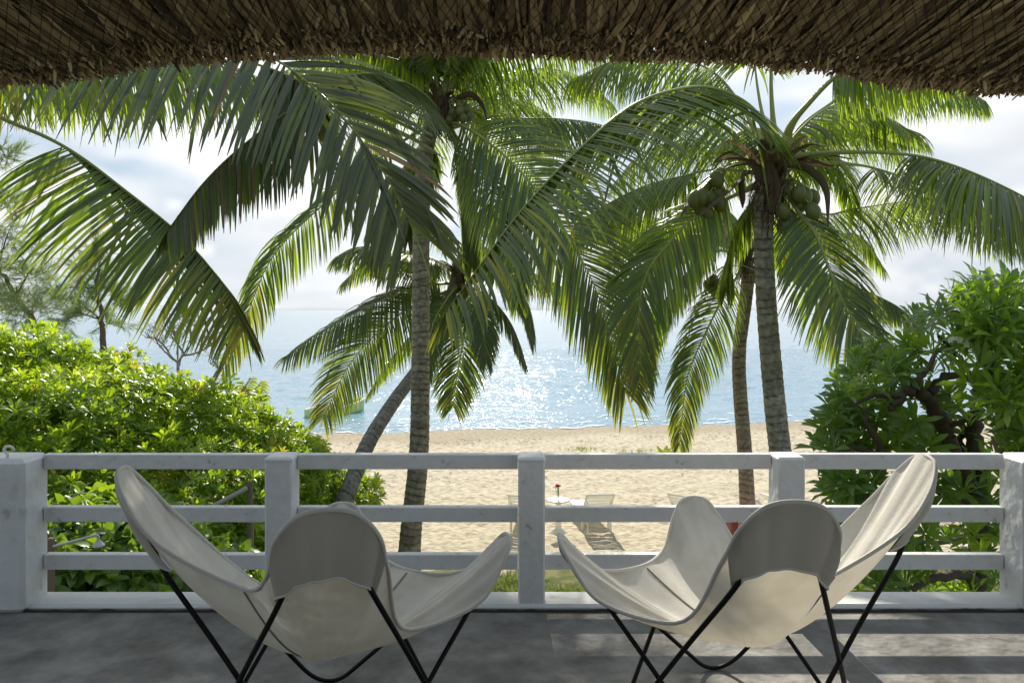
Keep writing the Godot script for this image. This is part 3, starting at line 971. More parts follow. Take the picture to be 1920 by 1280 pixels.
	frond_px(P, [1470, 285, 11, 1484, 235, 10.8, 1520, 190, 10.6, 1570, 141, 10.4, 1640, 95, 10.1, 1740, 80, 9.8, 1850, 110, 9.5], {"s0": 0.38, "L": 1.05, "h": [1.5, 1.5], "r0": 0.06, "pal": [0.6, 3.0, 5.0, 0.2, 0.0]})
	frond_px(P, [1478, 288, 11, 1500, 240, 11.2, 1550, 200, 11.4, 1608, 163, 11.6, 1690, 140, 11.9, 1780, 150, 12.1, 1850, 190, 12.4], {"s0": 0.40, "L": 0.95, "h": [1.5, 1.5], "r0": 0.048, "pal": [0.6, 3.0, 5.0, 0.2, 0.0]})
	frond_px(P, [1455, 285, 11, 1447, 180, 10.9, 1446, 90, 10.8, 1440, 0, 10.6, 1420, -90, 10.4], {"s0": 0.55, "L": 1.0, "r0": 0.065, "pal": [1.0, 3.0, 4.0, 0.2, 0.0]})
	frond_px(P, [1448, 285, 11, 1425, 190, 11.3, 1415, 100, 11.6, 1420, 20, 12], {"s0": 0.6, "L": 1.0, "r0": 0.05, "n": 40})
	frond_px(P, [1440, 290, 11, 1385, 190, 11.6, 1330, 130, 12.2, 1250, 105, 12.8, 1150, 115, 13.4, 1070, 150, 14], {"s0": 0.22, "L": 1.3, "h": [1.2, 1.2], "r0": 0.045, "pal": [1.5, 4.0, 3.0, 0.15, 0.0]})
	frond_px(P, [1430, 325, 11.2, 1345, 318, 11.6, 1280, 330, 12, 1200, 352, 12.3, 1120, 395, 12.6, 1060, 450, 12.9], {"s0": 0.3, "L": 1.1, "h": [0.9, 0.9], "r0": 0.036, "pal": [1.0, 4.0, 3.0, 0.2, 0.1]})
	frond_px(P, [1460, 330, 11.3, 1530, 230, 12, 1600, 210, 12.8, 1670, 222, 13.6, 1740, 270, 14.4], {"s0": 0.2, "L": 0.9, "h": [0.9, 0.9], "pal": [1.0, 3.0, 4.0, 0.2, 0.0]})
	frond_px(P, [1465, 330, 11.3, 1530, 290, 12, 1565, 300, 12.6, 1590, 360, 13], {"s0": 0.15, "L": 0.8, "h": [1.3, 1.3], "n": 55, "pal": [0.5, 2.0, 5.0, 0.2, 0.0]})
	frond_px(P, [1440, 345, 11.3, 1395, 400, 11.6, 1370, 470, 11.7, 1362, 545, 11.8], {"s0": 0.12, "L": 0.9, "h": [0.7, 0.7], "n": 60, "pal": [0.6, 2.0, 5.0, 0.3, 0.0]})
	frond_px(P, [1480, 345, 11.5, 1540, 400, 12.3, 1600, 392, 13, 1680, 380, 13.6, 1780, 372, 14.2, 1880, 400, 14.8], {"s0": 0.12, "L": 1.15, "h": [1.1, 1.1], "n": 76, "pal": [4.0, 4.0, 1.0, 0.1, 0.0]})
	for k in 5:
		wild(P, c2 + shift, [0.1, 0.8, 1.4, -0.3, 0.4][k], [0.9, 0.7, 1.0, 0.45, 0.4][k], 3.8, {"n": 56, "pal": [0.6, 3.0, 5.0, 0.2, 0.1]})
	frond_px(P, [1430, 310, 11.3, 1360, 235, 12.5, 1270, 200, 13.8, 1180, 210, 15, 1100, 265, 16], {"L": 1.3, "h": [1.0, 1.0], "n": 76, "pal": [0.8, 3.0, 5.0, 0.2, 0.1]})
	frond_px(P, [1425, 320, 11.4, 1350, 275, 12.6, 1280, 262, 13.8, 1200, 290, 15, 1150, 345, 16], {"L": 1.2, "h": [1.0, 1.0], "n": 70, "pal": [1.5, 4.0, 3.0, 0.2, 0.1]})
	frond_px(P, [1480, 310, 11.5, 1560, 235, 13, 1650, 250, 14.5, 1722, 322, 15.5], {"L": 1.1, "h": [1.0, 1.0], "n": 66, "pal": [0.8, 3.0, 4.0, 0.2, 0.1]})
	coconuts_px(P, [[1327, 349], [1344, 336], [1315, 370], [1347, 366], [1314, 390], [1303, 373], [1327, 400], [1349, 380], [1332, 374]], 10.75, 0.102, at(1362, 322, 10.9))
	coconuts_px(P, [[1525, 370], [1502, 383], [1525, 396], [1497, 363], [1468, 396], [1482, 408], [1470, 424], [1510, 368]], 10.75, 0.102, at(1474, 340, 10.9))
	spathe(P, px_s([1480, 312, 10.8, 1515, 320, 10.6, 1545, 355, 10.5, 1552, 425, 10.4]), 0.075, M.husk)
	spathe(P, px_s([1405, 320, 10.8, 1370, 350, 10.6, 1330, 385, 10.5, 1302, 412, 10.4]), 0.07, M.husk)
	spathe(P, px_s([1438, 290, 10.75, 1448, 330, 10.65, 1452, 365, 10.65, 1448, 385, 10.65]), 0.075, M.fibre)
	spathe(P, px_s([1395, 318, 10.75, 1385, 345, 10.7, 1388, 375, 10.7, 1392, 390, 10.7]), 0.08, M.husk)
	spathe(P, px_s([1300, 375, 10.9, 1285, 385, 10.8, 1276, 405, 10.8]), 0.07, M.husk)

	var base3 := at(583, 1105, 11.4)
	base3.y = LAWN - 0.1
	var p3 := thing("coconut_palm", "leaning palm whose slanted trunk passes behind the upright one", "palm tree", base3, "coconut palms between terrace and sea")
	P = p3
	shift = -base3
	palm_trunk(P, sh([base3, at(612, 1020, 11.6), at(645, 940, 12.0), at(688, 835, 12.9), at(735, 758, 14.0), at(790, 680, 15.2), at(830, 595, 16), at(852, 530, 16.2), at(858, 490, 16.3)]), 0.150, 0.115, 0.05, Color(0.19, 0.17, 0.145), 103)
	var c3 := at(862, 520, 16.2)
	crown_debris(P, c3 + shift, 9, 0.9)
	var dk := [5.0, 3.0, 0.6, 0.2, 0.1]
	frond_px(P, [858, 515, 16.2, 815, 490, 15.9, 774, 482, 15.6, 709, 465, 15.3, 665, 464, 15.1, 628, 482, 15.0], {"s0": 0.12, "L": 1.1, "h": [0.7, 0.4], "pal": dk, "n": 70})
	frond_px(P, [855, 530, 16.2, 800, 535, 15.8, 735, 555, 15.4, 660, 590, 15.0, 590, 630, 14.8, 535, 668, 14.6], {"s0": 0.10, "L": 1.10, "h": [0.5, 0.3], "up": Vector3(0, 0.55, 0.8), "pal": dk, "n": 84})
	frond_px(P, [855, 540, 16.2, 800, 560, 15.8, 745, 592, 15.4, 686, 645, 15.1, 645, 700, 14.9, 605, 785, 14.7], {"s0": 0.08, "L": 1.28, "drp": 0.7, "h": [0.2, 0.15], "up": Vector3(0, 0.4, 0.9), "p0": [0.3, 0.3], "p1": [0.8, 0.8], "pal": dk, "n": 90, "tipy": 0.3})
	frond_px(P, [866, 540, 16.2, 872, 580, 15.8, 868, 640, 15.4, 856, 710, 15.2, 850, 762, 15.1], {"s0": 0.04, "L": 1.15, "drp": 0.7, "h": [0.15, 0.15], "up": Vector3(0, 0.3, 0.95), "p0": [0.35, 0.35], "p1": [0.75, 0.75], "pal": dk, "n": 80})
	frond_px(P, [858, 545, 16.3, 820, 580, 16.6, 760, 640, 16.8, 720, 690, 16.9, 688, 742, 17], {"L": 0.7, "h": [0.6, 0.6], "n": 60, "pal": [0.5, 2.0, 4.0, 0.6, 0.0]})
	frond_px(P, [858, 535, 16.1, 838, 560, 15.5, 815, 600, 15.1, 800, 660, 14.9, 795, 720, 14.8], {"s0": 0.08, "L": 0.8, "h": [0.3, 0.3], "up": Vector3(0, 0.3, 0.95), "pal": dk, "n": 60})
	frond_px(P, [864, 535, 16.1, 885, 560, 15.5, 905, 610, 15.2, 912, 680, 15.0], {"s0": 0.08, "L": 0.85, "h": [0.4, 0.4], "up": Vector3(0, 0.4, 0.9), "pal": dk, "n": 60})
	frond_px(P, [870, 515, 16.2, 910, 490, 16, 950, 500, 15.8, 985, 560, 15.6, 1000, 640, 15.5], {"L": 0.9, "h": [0.8, 0.8], "pal": dk})
	frond_px(P, [872, 535, 16.2, 920, 560, 16, 960, 610, 15.9, 985, 680, 15.8], {"L": 0.8, "h": [0.6, 0.6], "pal": dk, "n": 60})
	frond_px(P, [864, 500, 16.2, 850, 440, 16, 800, 400, 15.8, 740, 395, 15.6, 690, 430, 15.4], {"L": 0.9, "h": [0.8, 0.8], "pal": dk, "n": 66})
	frond_px(P, [870, 500, 16.3, 890, 420, 16.6, 940, 380, 17, 1010, 390, 17.4, 1060, 450, 17.8], {"L": 0.9, "h": [0.9, 0.9], "n": 66})
	frond_px(P, [868, 495, 16.2, 868, 430, 16.2, 862, 370, 16.2, 850, 310, 16.2], {"s0": 0.2, "L": 0.8, "n": 50})
	for k in 4:
		wild(P, c3 + shift, [0.3, -0.5, 1.2, -1.3][k], [0.9, 0.6, 0.5, 0.7][k], 3.4, {"n": 56, "pal": dk})

	var base4 := at(1405, 985, 15.5)
	base4.y = ground(base4.x, 15.5) - 0.1
	var p4 := thing("coconut_palm", "thinner palm with bent trunk just behind the coconut laden one", "palm tree", base4, "coconut palms between terrace and sea")
	P = p4
	shift = -base4
	palm_trunk(P, sh([base4, at(1402, 950, 15.5), at(1397, 850, 15.5), at(1387, 720, 15.5), at(1387, 650, 15.5), at(1396, 580, 15.5), at(1402, 530, 15.5), at(1400, 490, 15.5)]), 0.165, 0.13, 0.04, Color(0.20, 0.17, 0.135), 104)
	var c4 := at(1399, 480, 15.5)
	crown_debris(P, c4 + shift, 9, 0.9)
	frond_px(P, [1392, 500, 15.5, 1368, 540, 15.0, 1347, 576, 14.6, 1313, 646, 14.2, 1288, 712, 13.9, 1274, 838, 13.6], {"s0": 0.08, "L": 1.05, "h": [0.35, 0.3], "up": Vector3(0.1, 0.35, 0.95), "p0": [0.2, 0.35], "p1": [0.8, 0.9], "n": 86, "r0": 0.04, "pal": [2.0, 4.0, 2.0, 0.5, 0.2], "tipy": 0.4})
	frond_px(P, [1410, 490, 15.5, 1470, 490, 15.2, 1530, 505, 15, 1583, 528, 14.8, 1640, 552, 14.6, 1688, 577, 14.4, 1728, 612, 14.3], {"s0": 0.2, "L": 0.85, "h": [1.6, 1.6], "n": 84, "pal": [2.0, 4.0, 2.0, 0.5, 0.1], "tipy": 0.3})
	frond_px(P, [1390, 480, 15.5, 1340, 430, 15.3, 1270, 412, 15.2, 1180, 408, 15, 1090, 405, 14.8], {"s0": 0.15, "L": 1.1, "h": [1.0, 1.0], "n": 80, "pal": [1.0, 4.0, 3.0, 0.2, 0.1]})
	frond_px(P, [1390, 485, 15.5, 1350, 470, 15.2, 1300, 500, 15, 1250, 560, 14.8, 1215, 640, 14.6, 1200, 720, 14.5], {"L": 1.0, "h": [0.6, 0.6], "n": 76, "pal": [1.0, 4.0, 3.0, 0.4, 0.1]})
	frond_px(P, [1408, 490, 15.5, 1440, 470, 15.8, 1490, 470, 16.2, 1540, 510, 16.6, 1580, 580, 17], {"L": 0.9, "h": [0.8, 0.8], "pal": [3.0, 3.0, 1.0, 0.2, 0.1]})
	frond_px(P, [1398, 470, 15.5, 1380, 410, 15.7, 1330, 380, 16, 1270, 390, 16.3], {"L": 0.9, "h": [0.8, 0.8], "pal": [1.0, 3.0, 3.0, 0.2, 0.1]})
	frond_px(P, [1405, 470, 15.5, 1430, 420, 15.9, 1500, 400, 16.4, 1570, 430, 17], {"L": 0.9, "h": [0.8, 0.8], "pal": [1.0, 3.0, 3.0, 0.2, 0.1]})
	frond_px(P, [1410, 500, 15.5, 1430, 560, 15.3, 1440, 640, 15.2, 1445, 700, 15.1], {"L": 0.7, "h": [0.6, 0.6], "n": 60})
	for k in 6:
		wild(P, c4 + shift, [0.2, -0.9, 0.9, -1.6, 1.5, -2.2][k], [0.9, 0.5, 0.6, 0.7, 0.7, 0.6][k], 3.6, {"n": 56, "pal": [1.0, 3.0, 4.0, 0.2, 0.1]})
	coconuts_px(P, [[1337, 525], [1331, 540], [1345, 536], [1328, 455 + 78], [1342, 548], [1420, 520]], 15.2, 0.10, at(1366, 498, 15.3))

	var base5 := Vector3(-5.6, LAWN - 0.1, -5.9)
	var p5 := thing("coconut_palm", "palm beyond the left edge that sends fronds in under the thatch", "palm tree", base5, "coconut palms between terrace and sea")
	P = p5
	shift = -base5
	palm_trunk(P, sh([base5, Vector3(-5.5, -1.5, -5.9), Vector3(-5.25, 0.6, -5.8), Vector3(-5.0, 2.4, -5.6), Vector3(-4.9, 3.1, -5.5)]), 0.19, 0.14, 0.06, Color(0.24, 0.21, 0.17), 105)
	crown_debris(P, Vector3(-4.87, 3.15, -5.5) + shift, 10, 1.0)
	# the frond at the far left whose midrib curves down towards the bush
	frond_px(P, [-220, 130, 5.6, -100, 165, 6.0, 0, 220, 6.2, 88, 258, 6.3, 155, 297, 6.35, 232, 355, 6.4, 309, 415, 6.45, 358, 460, 6.5, 428, 545, 6.55, 462, 608, 6.6], {"s0": 0.38, "L": 1.20, "W": 0.022, "n": 66, "up": Vector3(0.25, 0.45, 0.85), "h": [0.05, 0.9], "p0": [-0.42, 0.9], "p1": [0.55, 1.2], "r0": 0.040, "drp": 0.45, "pal": [1.5, 3.0, 4.0, 0.6, 0.1], "tipy": 0.5})
	# the near frond along the eave
	frond_px(P, [-240, 110, 5.4, -120, 60, 5.2, 20, 45, 5.05, 150, 45, 4.95, 290, 55, 4.85, 420, 75, 4.75, 517, 112, 4.7, 600, 175, 4.7, 660, 240, 4.75, 713, 314, 4.8, 745, 370, 4.85, 768, 418, 4.9], {"sep": true, "s0": 0.16, "L": 0.92, "W": 0.025, "n": 88, "up": Vector3(0.2, 0.35, 0.9), "h": [0.2, 0.1], "p0": [-0.75, 0.5], "p1": [0.74, 0.98], "tl": 0.62, "r0": 0.034, "drp": 0.35, "pal": [2.0, 0.3, 0.0, 0.0, 0.15, 8.0], "tipy": 0.0})
	# the broken one below it
	frond_px(P, [-220, 120, 5.5, 0, 60, 5.7, 250, 70, 5.7, 480, 120, 5.5, 590, 175, 5.4, 530, 215, 5.35, 440, 285, 5.3, 375, 350, 5.3, 314, 432, 5.3], {"s0": 0.60, "L": 0.72, "W": 0.022, "n": 70, "up": Vector3(-0.2, 0.5, 0.85), "h": [1.5, 1.6], "p0": [0.2, 0.2], "p1": [0.3, 0.3], "drp": 0.8, "pal": [4.0, 2.0, 0.2, 0.1, 0.8, 3.0]})
	# bright ones further back along the eave
	frond_px(P, [-230, 110, 5.7, -60, 90, 6.2, 120, 85, 6.8, 300, 95, 7.3, 450, 130, 7.8, 560, 190, 8.2], {"s0": 0.2, "L": 1.0, "n": 80, "h": [1.2, 1.2], "pal": [0.5, 3.0, 5.0, 0.8, 0.1]})
	frond_px(P, [-230, 110, 5.8, -100, 110, 6.6, 40, 120, 7.4, 160, 140, 8, 260, 180, 8.6], {"s0": 0.2, "L": 0.8, "n": 60, "h": [1.3, 1.3], "pal": [0.2, 1.0, 3.0, 5.0, 0.3]})
	for k in 5:
		wild(P, Vector3(-4.87, 3.15, -5.5) + shift, [-0.4, -1.2, -2.0, -2.7, 3.0][k], [0.8, 0.7, 0.8, 0.7, 0.9][k], 3.6, {"n": 56})

var shift := Vector3.ZERO

func sh(c: Array) -> Array:
	var out := []
	for p in c: out.append(p + shift)
	return out

func px_s(c: Array) -> Array:
	return sh(px(c))

func frond_px(palm: Node3D, c: Array, o := {}) -> void:
	frond(palm, px_s(c), o)

func coconuts_px(palm: Node3D, list: Array, z: float, r: float, stem: Vector3) -> void:
	for k in list.size():
		var p := at(list[k][0], list[k][1], z + rng.randf_range(-0.15, 0.15)) + shift
		var b := MB.new()
		var bas := Basis(Vector3(rng.randfn() * 0.4, 0, rng.randfn() * 0.4 + 0.001).normalized(), rng.randf_range(0.1, 0.6)) * Basis.from_scale(Vector3(r, r * 1.24, r) * rng.randf_range(0.9, 1.08))
		b.ball(Transform3D(bas, p), 14, 10, 0.06, 0.35)
		var nut := part("coconut", b, M.coconut, palm)
		var s := MB.new()
		var tp := p + bas.y * 1.02
		var e := stem + shift
		s.tube(PackedVector3Array([tp, tp.lerp(e, 0.5) + Vector3(0, 0.06, 0), e]), radii(3, 0.012, 0.014), 5)
		part("stalk", s, M.rachis, nut)

# ------------------------------------------------------------------ bushes and trees
func rosette(n: int, len_: float, w: float, spread: float, m: Material, heart := false) -> ArrayMesh:
	# leaves round a shoot that points along +y
	var b := MB.new()
	for k in n:
		var a := k * 2.39996 + rng.randfn() * 0.15
		var h := Vector3(cos(a), 0, sin(a))
		var q := float(k) / n
		var e := lerpf(1.25, 0.15 - spread * 0.4, q) + rng.randfn() * 0.12
		var l := len_ * lerpf(0.55, 1.0, minf(1.0, q * 1.8)) * rng.randf_range(0.88, 1.1)
		var d := h * cos(e) + Vector3.UP * sin(e)
		var p0 := Vector3(0, -q * len_ * 0.35, 0) + h * 0.01
		var p1 := p0 + d * l * 0.38
		var p2 := p1 + (d + Vector3.DOWN * 0.18).normalized() * l * 0.36
		var p3 := p2 + (d + Vector3.DOWN * 0.5).normalized() * l * 0.26
		var ws := PackedFloat32Array([w * 0.18, w * 0.72, w, w * 0.12]) if not heart else PackedFloat32Array([w * 0.75, w, w * 0.62, w * 0.04])
		b.ribbon(PackedVector3Array([p0, p1, p2, p3]), ws, h.cross(Vector3.UP), 0.22)
	return mesh_of([b, m])

func aim(p: Vector3, d: Vector3, s: float) -> Transform3D:
	var y := d.normalized()
	var x := y.cross(Vector3(0.3, 0.2, 0.9)).normalized()
	var z := x.cross(y)
	return Transform3D(Basis(x * s, y * s, z * s).rotated(y, rng.randf() * TAU), p)

func lump_shell(lumps: Array, count: int, lift: float, inner: float) -> Array:
	# places on the outer shells of overlapping balls [centre, radius]: [position, outward]
	var sum := 0.0
	for l in lumps: sum += l[1] * l[1]
	var out := []
	var tries := 0
	while out.size() < count and tries < count * 8:
		tries += 1
		var r := rng.randf() * sum
		var pick = lumps[0]
		for l in lumps:
			r -= l[1] * l[1]
			if r <= 0.0:
				pick = l
				break
		var u := Vector3(rng.randfn(), rng.randfn(), rng.randfn()).normalized()
		if u.y < -0.75: continue
		var p: Vector3 = pick[0] + u * pick[1] * (1.0 + 0.12 * rng.randfn() - inner * absf(rng.randfn()))
		var bad := false
		for l in lumps:
			if l != pick and p.distance_squared_to(l[0]) < l[1] * l[1] * 0.62:
				bad = true
				break
		if bad: continue
		out.append([p, (u + Vector3.UP * lift).normalized()])
	return out

func leafy(plant: Node3D, shells: Array, meshes: Array, weights: Array, smin: float, smax: float, singles: int, single_name: String, mass_name: String) -> void:
	# the nearest shoots as parts, the rest in instanced masses
	var order := []
	for q in shells: order.append(q)
	order.sort_custom(func(a, b): return (a[0] + plant.position).distance_squared_to(Vector3(0, EYE, 0)) < (b[0] + plant.position).distance_squared_to(Vector3(0, EYE, 0)))
	var lists := []
	for m in meshes: lists.append([])
	for k in order.size():
		var m := pick_mat(weights)
		var t := aim(order[k][0], order[k][1] + Vector3(rng.randfn(), rng.randfn(), rng.randfn()) * 0.25, rng.randf_range(smin, smax))
		if k < singles:
			var o := put(single_name, meshes[m], plant)
			o.transform = t
		else:
			lists[m].append(t)
	for m in meshes.size():
		if lists[m].size():
			multi(mass_name, meshes[m], lists[m], plant)

func limb(plant: Node3D, called: String, c: Array, r0: float, r1: float, m: Material) -> void:
	var p := spline(c, 6)
	for k in range(1, p.size() - 1):
		p[k] += Vector3(rng.randfn(), rng.randfn(), rng.randfn()) * r0 * 0.18
	var b := MB.new()
	b.tube(p, radii(p.size(), r0, r1), 8)
	part(called, b, m, plant)

func build_bushes() -> void:
	# the bright bush that fills the left
	var o := at(200, 1000, 9.5)
	o.y = LAWN
	var bush := thing("seaside_shrub", "big rounded bright green shrub filling the left behind the rails", "shrub", o)
	var lumps := []
	for q in [[-60, 765, 9.6, 1.0], [60, 768, 10.0, 0.95], [160, 775, 10.4, 0.9], [-40, 860, 8.6, 0.9], [90, 850, 8.8, 0.9], [210, 830, 9.6, 0.9], [290, 830, 10.2, 0.85], [360, 830, 10.6, 0.85], [440, 860, 11, 0.85], [510, 895, 11.8, 0.8], [552, 915, 12.6, 0.75], [590, 932, 13.2, 0.62], [245, 785, 11, 0.72], [330, 805, 11.4, 0.75], [150, 960, 8.6, 0.9], [280, 950, 9.2, 0.9], [400, 960, 9.8, 0.9], [480, 990, 11.2, 0.8], [30, 990, 8.0, 0.9], [550, 1000, 12.6, 0.7], [230, 1080, 8.8, 0.9], [380, 1090, 9.4, 0.9], [90, 1100, 8.0, 0.9], [470, 840, 12.2, 0.6], [540, 870, 12.6, 0.6], [-180, 760, 9.0, 1.2], [-180, 950, 8.5, 1.2], [90, 735, 11.5, 0.7], [20, 725, 11.2, 0.75], [-70, 725, 10.8, 0.8]]:
		lumps.append([at(q[0], q[1], q[2]) - o, q[3]])
	var shells := lump_shell(lumps, 9800, 0.85, 0.13)
	var kinds := []
	for k in 4: kinds.append(rosette(12, 0.145, 0.019, 0.1, M.bush[k]))
	leafy(bush, shells, kinds, [5.0, 5.0, 2.6, 0.35], 0.75, 1.25, 280, "leaf_rosette", "foliage")
	for k in 34:
		var l = lumps[rng.randi() % lumps.size()]
		var e: Vector3 = l[0] + Vector3(rng.randfn() * 0.3, l[1] * 0.8, rng.randf_range(0.0, 0.6))
		limb(bush, "branch", [Vector3(e.x * 0.55, 0.1, e.z * 0.6), Vector3(e.x * 0.8, e.y * 0.5, e.z * 0.85 + 0.3), e], 0.030, 0.010, M.twig)
	# the small one right of the leaning trunk
	o = at(665, 985, 13.6)
	o.y = LAWN
	var small := thing("seaside_shrub", "small green shrub at the foot of the leaning palm", "shrub", o)
	lumps = []
	for q in [[600, 925, 13.2, 0.45], [640, 940, 13.0, 0.45], [672, 935, 13.3, 0.40], [690, 915, 13.5, 0.28], [620, 960, 12.8, 0.5], [585, 960, 12.6, 0.5]]:
		lumps.append([at(q[0], q[1], q[2]) - o, q[3]])
	leafy(small, lump_shell(lumps, 330, 0.7, 0.15), kinds, [5.0, 4.0, 3.0, 0.2], 0.7, 1.2, 60, "leaf_rosette", "foliage")
	for k in 8:
		var l = lumps[rng.randi() % lumps.size()]
		limb(small, "branch", [Vector3(rng.randfn() * 0.1, 0, 0), l[0] * 0.5 + Vector3(0, 0.1, 0), l[0] + Vector3(0, l[1] * 0.7, 0)], 0.02, 0.007, M.twig)
	# the dark creeper under it
	o = at(250, 1110, 6.6)
	o.y = LAWN
	var vine := thing("creeper_hedge", "dark green heart leaved creeper behind the lowest left rails", "hedge", o)
	lumps = []
	for q in [[110, 1075, 6.4, 0.55], [200, 1085, 6.5, 0.55], [300, 1095, 6.7, 0.55], [390, 1115, 7.0, 0.5], [60, 1120, 6.2, 0.6], [150, 1140, 6.3, 0.6], [260, 1150, 6.5, 0.6], [360, 1160, 6.8, 0.55], [450, 1170, 7.2, 0.5], [180, 1030, 7.2, 0.5], [280, 1040, 7.4, 0.5]]:
		lumps.append([at(q[0], q[1], q[2]) - o, q[3]])
	var hk := [rosette(7, 0.15, 0.042, 1.4, M.vine[0], true), rosette(7, 0.15, 0.042, 1.4, M.vine[1], true)]
	var vs := lump_shell(lumps, 1500, 0.2, 0.15)
	leafy(vine, vs, hk, [3.0, 2.0], 0.7, 1.15, 220, "leaf_spray", "foliage")
	for k in 12:
		var l = lumps[rng.randi() % lumps.size()]
		limb(vine, "stem", [Vector3(l[0].x, 0, l[0].z - 0.4), l[0] * Vector3(1, 0.6, 1), l[0] + Vector3(rng.randfn() * 0.2, l[1], 0.2)], 0.016, 0.006, M.twig)

func build_right_trees() -> void:
	var o := at(1830, 1100, 7.6)
	o.y = LAWN
	var tree := thing("plumeria_tree", "dark limbed broad leaved tree spreading over the rails at right", "tree", o)
	var big := []
	for k in 3: big.append(rosette(17, 0.245, 0.026, 0.45, M.tree[k]))
	var w := func(x, y, z): return at(x, y, z) - o
	limb(tree, "trunk", [Vector3(0, -0.1, 0), w.call(1835, 1000, 7.6), w.call(1832, 870, 7.6), w.call(1828, 800, 7.6), w.call(1838, 730, 7.7), w.call(1835, 700, 7.7)], 0.115, 0.05, M.bark)
	limb(tree, "limb", [w.call(1830, 930, 7.6), w.call(1790, 850, 7.4), w.call(1770, 800, 7.3), w.call(1745, 755, 7.2), w.call(1715, 728, 7.1), w.call(1690, 745, 7.0), w.call(1670, 765, 6.9)], 0.085, 0.03, M.bark)
	limb(tree, "limb", [w.call(1715, 728, 7.1), w.call(1740, 690, 7.0), w.call(1757, 660, 7.0)], 0.035, 0.02, M.twig)
	limb(tree, "limb", [w.call(1745, 735, 7.2), w.call(1780, 705, 7.3), w.call(1825, 710, 7.4)], 0.05, 0.03, M.bark)
	limb(tree, "limb", [w.call(1690, 745, 7.0), w.call(1640, 742, 6.9), w.call(1600, 760, 6.8)], 0.03, 0.014, M.bark)
	limb(tree, "limb", [w.call(1815, 960, 7.4), w.call(1700, 875, 7.1), w.call(1660, 850, 7.0), w.call(1630, 800, 6.9), w.call(1620, 770, 6.9)], 0.05, 0.018, M.bark)
	limb(tree, "limb", [w.call(1700, 875, 7.1), w.call(1605, 840, 6.9), w.call(1575, 850, 6.8)], 0.035, 0.014, M.bark)
	limb(tree, "limb", [w.call(1820, 880, 7.6), w.call(1800, 830, 7.7), w.call(1830, 790, 7.8)], 0.05, 0.025, M.bark)
	limb(tree, "limb", [w.call(1780, 800, 7.3), w.call(1830, 783, 7.2), w.call(1870, 790, 7.1)], 0.03, 0.012, M.bark)
	limb(tree, "limb", [w.call(1835, 1010, 7.6), w.call(1770, 1015, 7.2), w.call(1690, 1018, 7.0)], 0.035, 0.014, M.twig)
	limb(tree, "limb", [w.call(1835, 1090, 7.6), w.call(1790, 1075, 7.2), w.call(1730, 1095, 7.0), w.call(1680, 1110, 6.9)], 0.06, 0.02, M.bark)
	limb(tree, "limb", [w.call(1830, 950, 7.6), w.call(1760, 915, 7.2), w.call(1690, 925, 7.0), w.call(1620, 935, 6.8)], 0.05, 0.016, M.bark)
	limb(tree, "limb", [w.call(1835, 720, 7.7), w.call(1800, 670, 7.3), w.call(1760, 630, 7.1)], 0.03, 0.014, M.bark)
	var spots := [[1560, 745], [1580, 730], [1605, 720], [1545, 760], [1530, 775], [1570, 770], [1615, 760], [1640, 715], [1660, 690], [1630, 690], [1680, 670], [1700, 640], [1715, 655], [1740, 640], [1770, 650], [1790, 640], [1690, 690], [1720, 700], [1650, 650], [1750, 700], [1700, 720], [1655, 735], [1680, 790], [1650, 790], [1720, 790], [1620, 800], [1745, 820], [1760, 805], [1700, 830], [1735, 840], [1660, 830], [1540, 800], [1525, 805], [1560, 815], [1590, 800], [1515, 840], [1535, 840], [1570, 842], [1605, 835], [1640, 845], [1780, 740], [1800, 760], [1790, 700], [1760, 760], [1610, 660], [1730, 610], [1760, 600], [1800, 610], [1590, 700], [1555, 790],
		[1540, 905], [1560, 925], [1590, 900], [1620, 910], [1650, 900], [1680, 915], [1720, 900], [1560, 950], [1600, 950], [1640, 960], [1530, 960], [1550, 1000], [1590, 1010], [1630, 1000], [1680, 1000], [1740, 1000], [1700, 1040], [1660, 1035], [1600, 1050], [1560, 1080], [1610, 1080], [1650, 1090], [1700, 1085], [1740, 1060], [1780, 1010], [1830, 990], [1860, 960], [1850, 920], [1800, 905], [1770, 930], [1870, 1010], [1850, 1050], [1870, 1080], [1820, 1100], [1700, 970], [1590, 975], [1640, 1060], [1860, 880], [1900, 900], [1900, 990]]
	var shells := []
	for s in spots:
		var z := rng.randf_range(6.7, 7.7)
		var p: Vector3 = w.call(maxf(1552.0, s[0] + rng.randfn() * 4.0 + maxf(0.0, 1600.0 - s[0]) * 0.45), s[1] + rng.randfn() * 4.0, z)
		var out := Vector3(-0.25 - rng.randf() * 0.3, 0.8, 0.35 + rng.randfn() * 0.25)
		if rng.randf() < 0.3: out = Vector3(rng.randfn() * 0.6, 0.5, 0.7)
		shells.append([p, out])
		if rng.randf() < 0.85: shells.append([p + Vector3(absf(rng.randfn()) * 0.14, rng.randfn() * 0.10 - 0.05, -rng.randf() * 0.5), (out + Vector3(rng.randfn() * 0.4, 0, 0.1)).normalized()])
	for k in 42:
		var z := rng.randf_range(7.6, 9.0)
		var x := rng.randf_range(1680, 1930)
		var top := lerpf(760.0, 590.0, (x - 1600.0) / 330.0)
		var p: Vector3 = w.call(x, rng.randf_range(top, 1120), z)
		shells.append([p, Vector3(rng.randfn() * 0.4, 0.9, rng.randfn() * 0.4)])
	leafy(tree, shells, big, [4.0, 3.0, 1.6], 0.75, 1.15, 290, "leaf_rosette", "foliage")
	# the lighter one behind it at the right edge, in flower
	o = at(1890, 1050, 6.2)
	o.y = LAWN
	var t2 := thing("frangipani_tree", "narrow leaved frangipani with white flowers at the right edge", "tree", o)
	var w2 := func(x, y, z): return at(x, y, z) - o
